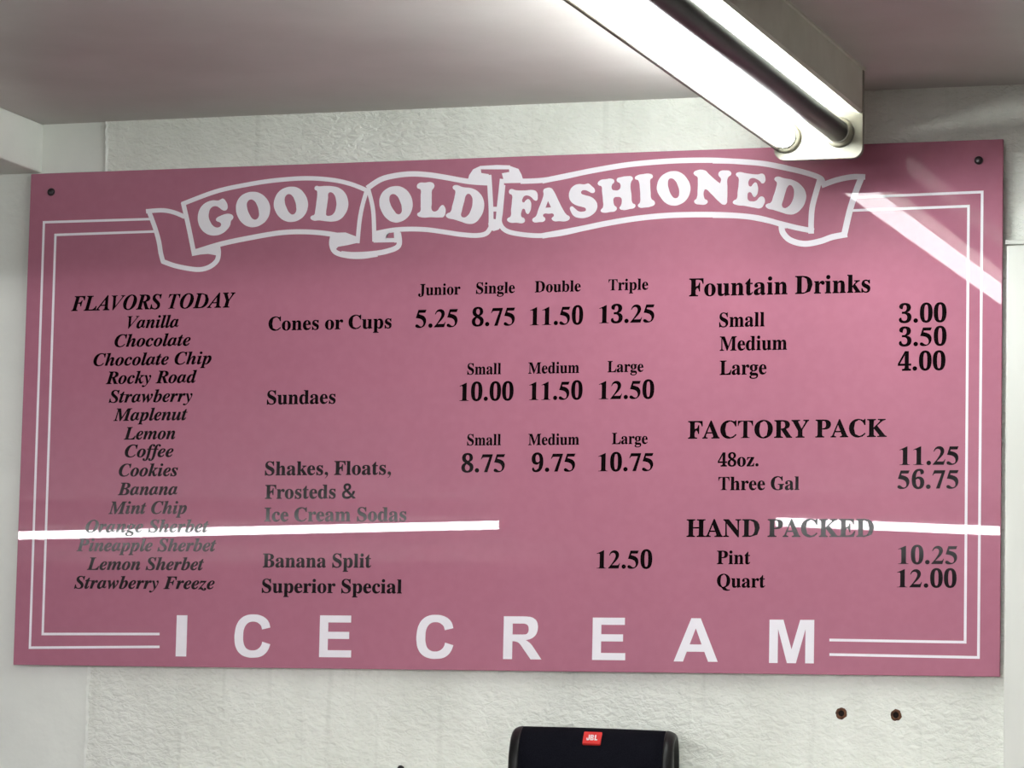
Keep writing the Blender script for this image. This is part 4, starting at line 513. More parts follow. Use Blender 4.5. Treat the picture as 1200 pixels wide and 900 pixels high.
  'p': (330, ['-80,-146,-25,-146,-80,-140;-84,-116,-84,-122,-71,-116;-55,-108,-61,-113,-49,-103;-43,-92,-46,-100,-40,-85;-37,-69,-39,-77,-11,31;41,230,15,131,43,240;45,252,45,245,45,260;41,263,46,261,35,266;12,267,25,267,12,273;13,297,13,292,38,301;84,307,63,304,105,310;150,314,132,310,144,291;124,249,131,271,159,294;226,317,191,317,247,317;284,292,271,306,296,277;305,224,305,252,305,197;289,141,299,168,278,113;245,63,263,86,227,40;184,5,205,19,162,-8;114,-16,137,-16,97,-16;74,1,86,-9,67,-24;55,-71,62,-46,53,-79;51,-96,51,-85,51,-106;58,-110,51,-107,64,-113;90,-116,75,-115,90,-121;87,-146,87,-140,32,-146', '103,22,87,22,114,22;130,36,119,25,141,46;159,75,150,59,169,92;183,128,176,109,190,147;200,181,196,164,204,199;207,224,207,212,207,236;200,248,205,242,195,255;192,257,200,257,158,257;109,139,131,219,104,118;93,76,99,97,88,57;85,40,85,47,85,24']),
  'r': (261, ['-21,-1,6,-1,-2,69;35,213,17,143,39,225;43,242,41,235,44,249;47,250,47,248,47,262;21,267,40,267,19,267;12,270,14,270,12,275;15,296,15,291,54,301;156,315,106,306,144,274;121,188,133,228,132,209;138,247,129,232,148,262;166,285,158,276,175,294;193,308,184,303,201,313;226,316,218,316,251,316;266,267,266,297,266,252;254,226,261,235,247,218;219,211,231,211,206,211;183,232,192,218,181,234;185,236,187,236,172,236;133,171,155,215,122,148;102,95,112,124,91,66;71,-5,80,31,44,-5']),
  's': (253, ['91,-16,110,-16,75,-16;27,-2,53,-12,23,-1;17,0,22,0,8,0;-5,-14,1,-4,-11,-13;-31,-4,-25,-5,-25,34;-14,111,-20,73,-7,110;18,110,11,112,22,50;84,20,43,20,110,20;114,55,114,30,114,63;108,74,112,65,104,83;89,102,98,91,80,113;63,134,71,124,50,151;33,182,40,168,26,197;21,229,21,215,21,252;48,291,32,276,65,306;115,316,90,316,132,316;180,305,155,312,183,304;188,303,186,304,190,302;189,301,187,301,198,301;210,314,206,306,216,314;237,307,231,307,232,273;222,203,227,237,216,204;192,202,198,201,183,256;130,283,163,283,119,283;112,273,119,280,105,267;104,257,104,266,104,242;130,206,112,227,137,197;152,180,145,188,159,171;171,153,165,162,179,142;190,118,186,129,195,107;197,81,197,93,197,64;183,32,192,45,175,18;145,-3,160,5,130,-11']),
  't': (185, ['28,-16,49,-16,-2,-16;-21,35,-21,3,-21,39;-21,53,-22,48,-21,59;-18,72,-20,66,1,140;38,274,19,207,27,274;9,267,20,267,9,275;8,302,8,294,55,318;130,404,97,353,139,404;169,398,160,398,159,365;141,302,150,335,158,302;191,306,173,306,188,297;182,267,185,276,165,267;132,269,150,269,116,212;84,101,100,158,81,91;77,76,79,83,75,68;74,57,74,63,74,47;73,47,67,47,84,47;124,101,101,65,129,97;150,82,145,85,131,51;92,9,110,25,74,-6']),
  'u': (357, ['45,-16,69,-16,11,-16;-11,38,-11,4,-11,46;-7,77,-10,62,-3,92;8,132,2,110,15,159;31,213,23,186,36,233;39,252,39,244,39,264;16,267,34,267,14,267;7,270,9,270,7,275;9,295,9,290,27,298;72,305,50,301,95,308;153,310,127,305,131,233;88,77,109,154,84,67;83,54,83,61,83,45;85,46,76,46,107,46;161,116,131,67,190,166;231,305,214,229,257,305;323,301,296,301,279,142;258,55,258,59,258,52;260,52,258,55,262,49;259,51,256,51,265,51;276,61,269,53,280,64;286,74,282,68,290,80;304,98,299,90,309,94;327,78,322,81,308,48;273,8,289,24,256,-7;216,-16,235,-16,202,-16;177,-1,185,-10,168,7;162,40,162,25,162,45;184,97,176,60,161,59;118,13,140,31,97,-5']),
  'w': (420, ['42,-14,48,-14,42,-2;41,25,41,13,41,77;38,154,40,120,37,188;31,226,34,210,25,258;0,269,16,270,-2,269;-7,270,-5,271,-8,276;-4,298,-4,292,29,304;102,314,69,307,115,314;124,139,119,257,159,198;223,314,188,254,229,314;253,311,247,311,260,236;274,89,267,163,288,104;297,134,287,121,307,148;321,170,315,159,327,182;335,199,332,191,338,207;339,212,339,208,339,220;324,237,335,228,314,247;307,270,307,259,307,282;320,305,313,297,327,312;353,318,342,318,366,318;388,303,381,312,395,295;400,261,400,275,400,213;251,21,350,132,241,10;220,-15,229,-4,213,-15;190,-11,196,-11,184,52;179,172,185,109,142,109;74,-13,111,50,67,-13']),
  'y': (281, ['-30,-140,-14,-140,-45,-140;-66,-129,-58,-136,-75,-121;-80,-99,-80,-111,-80,-88;-69,-72,-76,-79,-61,-65;-41,-61,-52,-61,-32,-61;-8,-73,-21,-65,5,-81;20,-85,14,-85,25,-85;38,-77,31,-83,45,-72;58,-56,52,-65,65,-48;76,-30,71,-39,80,-21;83,-6,83,-13,83,0;79,30,81,12,77,47;70,90,74,67,66,112;58,156,62,135,53,178;44,213,49,197,40,229;33,251,36,241,29,260;24,269,26,266,19,275;-1,277,11,278,-4,276;-9,276,-6,276,-9,282;-9,294,-9,288,2,295;22,298,13,296,32,300;48,304,41,302,62,308;85,310,75,310,95,310;112,254,104,291,116,235;127,181,121,211,133,151;148,75,140,116,186,143;205,211,205,188,205,221;187,238,199,230,174,246;168,269,168,256,168,281;179,298,172,291,187,306;210,310,197,310,223,310;240,298,233,306,247,290;251,265,251,279,251,254;241,219,247,239,234,199;214,152,225,177,202,127;174,74,189,101,159,47;126,-5,143,21,109,-30;74,-74,92,-53,55,-94;20,-122,38,-110,3,-134']),
  'z': (260, ['155,-59,177,-59,138,-59;102,-48,118,-55,87,-41;53,-19,70,-30,36,-7;16,-2,25,-2,9,-2;-4,-11,5,-4,-12,-19;-24,-23,-21,-23,-32,-23;-42,-10,-42,-17,-42,-7;-39,4,-40,3,26,83;153,241,89,161,126,241;77,231,104,231,64,231;50,228,57,230,44,227;40,221,43,226,36,216;25,193,31,206,20,193;-4,199,2,199,6,233;29,307,20,273,100,307;251,302,181,302,188,226;60,70,124,146,80,63;106,43,95,59,118,28;135,-5,128,11,142,-20;159,-26,148,-26,163,-26;162,-24,159,-25,164,-22;162,-22,162,-24,162,-20;162,-21,162,-23,161,-19;159,-17,160,-18,155,-11;150,0,152,-5,149,4;149,13,149,11,149,23;160,40,154,34,166,46;194,50,183,50,217,50;233,9,233,33,233,-6;211,-38,224,-26,198,-51']),
 },
}
# hand drawn outlines: "x,y" smooth point, trailing c = corner
OWN = {
 '1': (500, ["63,0c 440,0c 440,18c 385,24 356,45 347,95c 347,688c 325,688c 57,568c 64,548c 110,562 150,560 172,540 178,490c 178,95c 168,45 135,24 63,18c"]),
 '2': (500, ["17,0c 420,0c 478,205c 455,205c 425,150 390,128 340,124c 165,124c 290,250 380,355 420,430 436,510 415,600 350,665 250,688 150,660 80,585 45,490c 68,484c 105,545 150,580 205,590 260,570 295,520 296,450 270,370 215,275 140,165 17,22c"]),
 '5': (500, ["132,676c 455,676c 409,562c 170,562c 153,508c 260,480 360,435 425,360 450,260 430,150 370,60 280,5 170,-12 80,2 30,35 22,75 40,115 85,130 130,115 180,75 240,45 300,60 335,110 340,180 315,255 260,310 170,345 35,368c"]),
 '7': (500, ["477,676c 85,676c 17,490c 40,480c 75,535 115,555 165,558c 347,558c 150,0c 285,0c 477,650c"]),
 '.': (250, ["126,156 186,131 211,71 186,12 126,-13 66,12 41,71 66,131"]),
 ',': (250, ["126,156 186,131 218,60 196,-30 140,-120 58,-180c 50,-162c 105,-115 140,-55 138,-8 115,-2 66,12 41,71 66,131"]),
}
ARIAL = {
 'I': ["68,0c 213,0c 213,716c 68,716c"],
 'E': ["73,0c 618,0c 618,121c 217,121c 217,315c 577,315c 577,436c 217,436c 217,595c 604,595c 604,716c 73,716c"],
 'A': ["718,0c 561,0c 498,163c 212,163c 153,0c 0,0c 279,716c 432,716c", "452,284c 354,549c 257,284c"],
 'M': ["71,0c 71,716c 287,716c 417,228c 546,716c 763,716c 763,0c 629,0c 629,564c 487,0c 348,0c 205,564c 205,0c"],
 'R': ["73,0c 73,716c 377,716c 450,713 510,705 560,680 598,640 618,580 620,510 602,435 560,375 505,340 433,319c 480,288 520,250 560,195c 687,0c 514,0c 400,165c 345,245 315,275 285,290 246,299c 218,299c 218,0c", "218,413c 325,413c 400,415 440,422 465,450 474,508 462,560 430,587 330,595c 218,595c"],
 'C': ["531,263c 671,219c 640,130 585,55 505,5 408,-12 270,-5 150,50 75,150 45,280 48,430 82,565 150,660 245,714 375,729 490,712 585,660 640,590 664,505c 521,471c 500,535 460,575 420,597 365,605 290,590 235,540 205,470 195,365 203,250 235,170 290,125 363,111 430,122 480,155 515,205"],
}


def parse(s):
    out = []
    for t in s.split():
        c = t.endswith('c')
        x, y = t.rstrip('c').split(',')
        out.append((float(x), float(y), c))
    return out


def add_own(cu, s, f):
    pts = parse(s)
    k = cu.splines.new('BEZIER')
    k.bezier_points.add(len(pts) - 1)
    k.use_cyclic_u = True
    for b, (x, y, c) in zip(k.bezier_points, pts):
        X, Y = f(x, y)
        b.co = (X, Y, 0)
        h = 'VECTOR' if c else 'AUTO'
        b.handle_left_type = h
        b.handle_right_type = h
    return k


def add_glyph(cu, key, ch, f):
    """Adds one glyph; f maps glyph units to the plane; returns its advance."""
    if key == 'R' and ch in OWN:
        adv, cs = OWN[ch]
        for s in cs:
            add_own(cu, s, lambda x, y: f(x * 0.671, y * 0.671))
        return adv * 0.671
    adv, cs = GLYPHS[key][ch]
    for s in cs:
        sp = [list(map(float, p.split(','))) for p in s.split(';')]
        k = cu.splines.new('BEZIER')
        k.bezier_points.add(len(sp) - 1)
        k.use_cyclic_u = True
        for b, v in zip(k.bezier_points, sp):
            b.handle_left_type = b.handle_right_type = 'FREE'
            b.co = (*f(v[0], v[1]), 0)
            b.handle_left = (*f(v[2], v[3]), 0)
            b.handle_right = (*f(v[4], v[5]), 0)
    return adv


def new_curve(res, ext):
    cu = bpy.data.curves.new('outline', 'CURVE')
    cu.dimensions = '2D'
    cu.fill_mode = 'BOTH'
    cu.resolution_u = res
    cu.extrude = ext / 2
    return cu


def curve_mesh(name, cus, m, parent, base, y, ext):
    """Curves in the (X, Z) plane -> one mesh standing on the plane y, thickness ext towards the room."""
    b = Vector(base)
    bm = bmesh.new()
    for i, cu in enumerate(cus if isinstance(cus, list) else [cus]):
        t = bpy.data.objects.new('outline', cu)
        COL.objects.link(t)
        dg = bpy.context.evaluated_depsgraph_get()
        me = bpy.data.meshes.new_from_object(t.evaluated_get(dg))
        bpy.data.objects.remove(t)
        bpy.data.curves.remove(cu)
        for v in me.vertices:
            x, z, d = v.co
            v.co = Vector((x, y - ext / 2 - d - (i % 2) * 0.00001, z)) - b
        bm.from_mesh(me)
        bpy.data.meshes.remove(me)
    me = bpy.data.meshes.new(name)
    bm.to_mesh(me)
    bm.free()
    me.materials.clear()
    me.materials.append(m)
    o = bpy.data.objects.new(name, me)
    COL.objects.link(o)
    o.parent = parent
    return o


def catmull(pts, n=8):
    """Smooth polyline through points (x, y, width)."""
    out = []
    P = [pts[0]] + list(pts) + [pts[-1]]
    for i in range(1, len(P) - 2):
        for k in range(n):
            t = k / n
            q = []
            for a, b, c, d in zip(P[i - 1], P[i], P[i + 1], P[i + 2]):
                q.append(0.5 * (2 * b + (c - a) * t + (2 * a - 5 * b + 4 * c - d) * t * t + (3 * b - a - 3 * c + d) * t ** 3))
            out.append(tuple(q))
    out.append(tuple(pts[-1]))
    return out


# ------------------------------------------------------------------ the menu sign
SW, SH, STK = 1.83, 0.915, 0.006
BASE = (0.0, STK, ZC - SH / 2)
sign = thing('menu_sign', 'large glossy rose pink ice cream menu board with white banner on stucco wall', 'sign', BASE)
shift(obj('panel', box(bmesh.new(), -SW / 2, SW / 2, 0.0, STK, ZC - SH / 2, ZC + SH / 2, 0.0012, 2), M_PINK, sign), BASE)
for sx, sz in ((-1, 1), (1, 1), (-1, -1), (1, -1)):
    if sz > 0:
        pos = (-0.8719 if sx < 0 else 0.8730, 0.0, ZC + 0.4219)
        bm = lathe(bmesh.new(), [(0.0, 0.0075), (0.002, 0.0072), (0.0038, 0.0055), (0.0046, 0.003)], pos, (0, -1, 0), 20)
        s = shift(obj('screw', bm, M_SCREW, sign, True), BASE)
        s['label'] = 'small dark screw head in an upper corner'
    bm = lathe(bmesh.new(), [(0, 0.011), (YW - STK, 0.011)], (sx * 0.8725, STK, ZC + sz * 0.4219), (0, 1, 0), 16)
    shift(obj('spacer', bm, M_SCREW, sign), BASE)


def px(u, v):
    p = on_sign(u, v)
    return p.x, p.z


VT = 0.0003                                # vinyl thickness


def ribbon(bm, pts, lay):
    """A painted line of varying width (pixels of the photo) laid on the sign."""
    n = len(pts)
    L, R = [], []
    for i, (x, y, w) in enumerate(pts):
        a = pts[max(i - 1, 0)]
        b = pts[min(i + 1, n - 1)]
        dx, dy = b[0] - a[0], b[1] - a[1]
        l = math.hypot(dx, dy) or 1
        nx, ny = -dy / l * w / 2, dx / l * w / 2
        L.append(px(x + nx, y + ny))
        R.append(px(x - nx, y - ny))
    y = -VT - lay * 0.000008
    for a, b, c, d in zip(L, L[1:], R[1:], R):
        vs = [[bm.verts.new((q[0], yy, q[1])) for q in (a, b, c, d)] for yy in (y, 0.0)]
        bm.faces.new(vs[0])
        for k in (0, 2):
            bm.faces.new((vs[0][k], vs[0][(k + 1) % 4], vs[1][(k + 1) % 4], vs[1][k]))


def line(pts, w):
    """Straight mitred polyline of width w as one closed strip."""
    bm = bmesh.new()
    P = [Vector(px(*p)) for p in pts]
    sides = ([], [])
    for i, p in enumerate(P):
        d0 = (p - P[i - 1]).normalized() if i else None
        d1 = (P[i + 1] - p).normalized() if i < len(P) - 1 else None
        d = d0 or d1
        nrm = Vector((-d.y, d.x))
        if d0 and d1:
            n1 = Vector((-d1.y, d1.x))
            m = (nrm + n1).normalized()
            nrm = m / max(0.3, m.dot(nrm))
        sides[0].append(p + nrm * w / 2)
        sides[1].append(p - nrm * w / 2)
    out = sides[0] + sides[1][::-1]
    top = [bm.verts.new((q.x, -VT, q.y)) for q in out]
    bot = [bm.verts.new((q.x, 0.0, q.y)) for q in out]
    n = len(P)
    for i in range(n - 1):
        bm.faces.new((top[i], top[i + 1], top[2 * n - 2 - i], top[2 * n - 1 - i]))
    for i in range(2 * n):
        bm.faces.new((top[i], top[(i + 1) % (2 * n)], bot[(i + 1) % (2 * n)], bot[i]))
    return bm


for pts in (((180, 256.6), (51.5, 260.5), (35, 759), (187, 758)),
            ((184, 271.2), (65, 275.3), (50, 743), (187, 743)),
            ((1001, 231.3), (1151, 225), (1146.6, 770.5), (972, 767)),
            ((996, 246.8), (1135, 241.6), (1131, 752.6), (972, 750))):
    shift(obj('border_line', line(pts, 0.0046), M_WHITE, sign), BASE)

# banner: ribbons and filled folds, traced on the sign
C1, C2, C3, C4 = ((160, 180), (400, 170), (640, 150), (840, 170))
K = 1200 / 280.0


def tr(c, s, w):
    out = []
    for t in s.split():
        q = t.split(',')
        out.append((c[0] + float(q[0]) / K, c[1] + float(q[1]) / K, (float(q[2]) if len(q) > 2 else w) / K))
    return out


bm = bmesh.new()
STROKES = [
    (C1, "48,290 130,285 190,296 242,318", 22), (C1, "60,284 92,370 112,440 122,500 134,545", 23),
    (C1, "128,540 200,565 300,582 360,572 402,540 412,500 408,465", 24), (C1, "234,246 262,370 290,508", 23),
    (C1, "284,497 420,455 560,425 720,398 850,393 980,405 1112,432", 25), (C1, "228,254 400,190 560,155 700,134 850,124 980,132 1080,154 1168,190", 22),
    (C1, "1158,180 1135,260 1120,340 1110,450", 21), (C1, "988,405 980,455 1000,495 1060,513 1130,516 1210,505", 26),
    (C2, "0,545 60,550 150,546 230,533 288,505,26 287,440,26", 26), (C2, "136,222 160,330 166,485", 21),
    (C2, "130,217 200,172 280,152 360,145 440,150 520,162 640,183 740,190", 27), (C2, "165,445 260,427 340,422 430,425 520,437 600,449 680,454 730,442 758,400", 24),
    (C2, "742,150 748,250 752,330 752,405", 24), (C2, "808,170 800,250 792,320 786,400", 24),
    (C2, "745,322 790,322", 24),
    (C2, "812,200 800,330 796,390 828,430 900,448 1000,455 1100,445 1210,421", 24), (C2, "900,182 1000,178 1100,163 1210,139", 26),
    (C3, "-20,266 120,237 250,211 400,186 550,171 700,163 850,162.5 1000,171 1100,180 1210,201", 27), (C3, "-20,542 150,511 300,480 450,455 600,440 750,435 900,437 1020,446 1100,460 1210,492", 28),
    (C4, "-20,79 100,82 230,93 350,116 450,140 520,166 532,190", 27), (C4, "520,165 498,240 480,310 474,380 474,445", 28),
    (C4, "-20,352 120,356 220,371 320,395 400,415 488,432", 27), (C4, "325,400 332,440 370,478 440,496 520,483 580,462 655,448", 30),
    (C4, "728,160 700,230 668,330 638,460", 31), (C4, "525,203 600,176 680,160 746,160", 28),
]
for i, (c, s, w) in enumerate(STROKES):
    ribbon(bm, catmull(tr(c, s, w)), i % 5)
FOLDS = [
    (C1, "278,515 290,480 340,470 415,460 420,500 405,512 360,504 320,507"),
    (C1, "975,398 1050,396 1113,420 1116,447 1060,460 1012,468 992,492 978,455"),
    (C2, "158,432 245,436 224,458 224,468 160,468"), (C2, "160,466 268,467 270,488 162,490"), (C2, "264,435 295,434 295,490 266,490"),
    (C2, "632,190 642,152 662,122 698,105 704,146 704,197"), (C2, "702,140 740,146 745,194 702,197"), (C2, "697,105 780,100 848,102 848,122 697,122"),
    (C2, "842,103 890,120 905,148 918,190 846,191"), (C2, "806,142 850,134 852,191 820,192"),
    (C2, "738,392 760,372 790,372 806,405 790,425 765,432 742,424"), (C2, "740,330 752,330 768,378 740,400"), (C2, "780,325 800,325 796,400 776,378"),
]
for i, (c, s) in enumerate(FOLDS):
    q = [px(a, b) for a, b, w in tr(c, s, 1)]
    prism(bm, q, -VT - 0.00005 - i * 0.000006, 0.0, False)
bmesh.ops.triangulate(bm, faces=[f for f in bm.faces if len(f.verts) > 4])
banner = shift(obj('banner', bm, M_WHITE, sign), BASE)
banner['label'] = 'white outlined scroll banner across the top'

COOPER = [
 ('G', (220, 205), 11.25, ["465,312 505,350 525,400 520,450 495,470 455,462 420,435 385,415 340,415 300,445 280,500 278,560 300,620 330,665 370,690 410,690 437,668 437,640 415,622 388,612 372,590 385,565 430,540 500,515 560,515 598,540 598,575 572,605 560,660 520,720 450,775 370,798 300,795 230,765 175,710 140,630 133,550 150,470 195,400 260,355 330,335 410,335 435,322"]),
 ('O', (220, 205), 11.25, ["870,222 950,240 1030,300 1080,390 1085,480 1050,580 980,650 880,688 800,682 720,635 660,550 637,460 645,370 690,290 770,238", "825,325 875,340 915,400 937,480 935,550 900,588 860,580 815,520 785,440 785,360"]),
 ('O', (310, 205), 11.25, ["375,155 450,175 525,245 568,340 570,430 535,520 460,590 360,620 280,610 200,560 140,470 122,390 140,300 190,220 270,170", "315,253 360,270 400,340 418,420 410,495 375,522 335,505 290,430 268,360 275,285"]),
 ('D', (310, 205), 11.25, ["660,170 680,145 720,150 800,145 900,150 980,170 1060,235 1100,330 1100,430 1060,520 990,590 900,615 820,612 720,600 640,600 605,565 620,540 655,525 668,470 685,350 695,240 690,210 665,195", "845,240 870,228 915,255 943,330 943,430 910,510 860,538 815,530 812,500 825,400 838,300"]),
 ('O', (435, 200), 8.571, ["245,155 320,170 385,230 415,310 410,390 365,470 290,515 230,520 160,485 105,410 82,330 95,250 150,185", "220,235 255,250 290,310 307,370 300,425 270,438 230,400 195,340 183,275 195,245"]),
 ('L', (435, 200), 8.571, ["460,150 480,125 540,120 610,118 635,145 628,175 612,195 608,250 608,330 608,390 630,410 665,400 690,365 718,345 742,370 748,410 725,465 690,470 600,468 500,468 465,450 465,430 492,410 497,350 497,250 495,190 465,175"]),
 ('D', (435, 200), 8.571, ["820,160 845,145 920,165 1020,180 1090,225 1130,300 1130,390 1095,470 1040,525 980,535 900,512 830,490 770,475 750,450 765,430 795,415 815,350 840,250 843,200 825,185", "955,245 975,232 1010,260 1018,320 1000,400 965,455 930,470 905,455 912,400 935,310"]),
 ('F', (585, 200), 10, ["115,240 130,218 200,230 300,232 410,230 440,250 452,310 440,350 410,345 380,315 340,293 300,295 278,320 272,365 290,372 310,350 340,333 368,360 375,420 360,480 335,508 312,490 300,455 280,447 265,470 262,540 290,555 302,580 290,608 200,610 120,605 92,575 105,553 130,540 140,450 150,350 148,285 120,268"]),
 ('A', (585, 200), 10, ["520,225 560,202 610,205 640,240 690,340 740,440 790,515 825,540 825,565 790,590 700,592 640,590 615,560 640,530 635,508 580,505 520,510 515,530 540,560 530,590 470,603 400,600 388,575 400,555 425,540 460,450 500,350 520,280", "573,355c 607,430c 543,435c"]),
 ('S', (585, 200), 10, ["1045,150 1085,180 1120,220 1115,255 1085,262 1050,245 1000,228 965,240 962,265 1000,285 1070,305 1125,345 1150,400 1140,460 1100,510 1020,550 940,555 880,535 840,480 832,430 855,418 885,440 930,475 980,480 1015,465 1010,440 970,425 900,405 840,360 818,300 830,230 870,180 930,157 1000,160 1025,153"]),
 ('H', (690, 190), 10, ["105,250 130,215 200,200 270,195 298,215 292,245 275,260 275,320 300,330 350,325 370,300 365,250 330,225 330,195 380,175 450,165 505,170 517,195 500,225 490,260 500,380 515,480 545,500 540,530 480,550 390,560 360,540 375,510 385,480 378,420 340,408 295,420 290,470 300,505 328,535 315,570 250,585 170,592 140,575 145,555 165,530 165,440 155,340 148,285 115,270"]),
 ('I', (690, 190), 10, ["540,180 570,155 640,140 710,135 748,155 745,185 725,200 720,260 725,350 735,430 770,460 772,495 730,520 660,532 590,530 575,505 598,475 603,400 598,300 590,240 575,210 545,200"]),
 ('O', (690, 190), 10, ["1000,105 1080,125 1150,190 1190,280 1185,360 1145,440 1070,495 990,510 910,485 840,410 800,330 800,270 830,190 900,130", "965,190 1005,210 1045,280 1060,350 1045,410 1010,422 975,395 940,320 928,240 940,200"]),
 ('N', (800, 185), 8, ["103,140 125,120 210,118 245,150 300,200 350,240c 360,200 335,160 345,130 400,117 450,130 455,155 425,185 420,280 418,380 410,430 385,440 340,410 270,340 215,295 205,300 205,380 235,405 225,430 160,438 115,425 108,405 130,380 140,300 142,220 138,180 110,160"]),
 ('E', (800, 185), 8, ["500,150 520,135 600,145 700,155 755,150 775,185 768,230 745,240 725,220 695,200 650,190 625,205 622,260 640,268 660,245 685,230 703,260 705,320 690,355 672,368 655,350 640,325 618,325 608,360 615,395 650,408 690,400 725,365 755,365 772,400 760,440 735,470 660,465 580,450 500,440 470,420 480,400 505,385 515,320 525,240 522,185 505,170"]),
 ('D', (800, 185), 8, ["860,195 880,177 950,190 1040,210 1110,255 1155,330 1150,410 1110,480 1050,525 990,530 920,510 850,488 790,470 778,445 795,430 825,420 850,360 875,280 882,230 865,212", "985,270 1005,255 1035,280 1043,340 1025,410 985,460 950,470 932,450 945,390 965,320"]),
]
for ch, o0, k, cs in COOPER:
    cu = new_curve(5, VT)
    for s in cs:
        add_own(cu, s, lambda x, y: px(o0[0] + x / k, o0[1] + y / k))
    curve_mesh('letter', cu, M_WHITE, banner, BASE, 0.0, VT)

# ICE CREAM along the bottom: letter, left, right, top, bottom in photo pixels
for ch, x0, x1, y0, y1 in (('I', 206.5, 219, 721, 769.3), ('C', 275, 317, 720, 770.6), ('E', 374.5, 412, 721.2, 770.3), ('C', 488.2, 531.5, 720.5, 772),
                           ('R', 590, 635, 722.3, 772.6), ('E', 694.3, 733, 723.8, 773.6), ('A', 789.8, 841.5, 724.5, 775.4), ('M', 901.5, 954, 726.3, 777.2)):
    xs = [p[0] for p in parse(ARIAL[ch][0])]
    ys = [p[1] for p in parse(ARIAL[ch][0])]
    A, B = px(x0, (y0 + y1) / 2)[0], px(x1, (y0 + y1) / 2)[0]
    zt, zb = px((x0 + x1) / 2, y0)[1], px((x0 + x1) / 2, y1)[1]
    gx = lambda x: A + (x - min(xs)) / (max(xs) - min(xs)) * (B - A)
    gz = lambda y: zb + (y - min(ys)) / (max(ys) - min(ys)) * (zt - zb)
    cu = new_curve(6, VT)
    for s in ARIAL[ch]:
        add_own(cu, s, lambda x, y: (gx(x), gz(y)))
    L = curve_mesh('letter', cu, M_WHITE, sign, BASE, 0.0, VT)
    L['label'] = 'white block letter %s of the bottom row' % ch

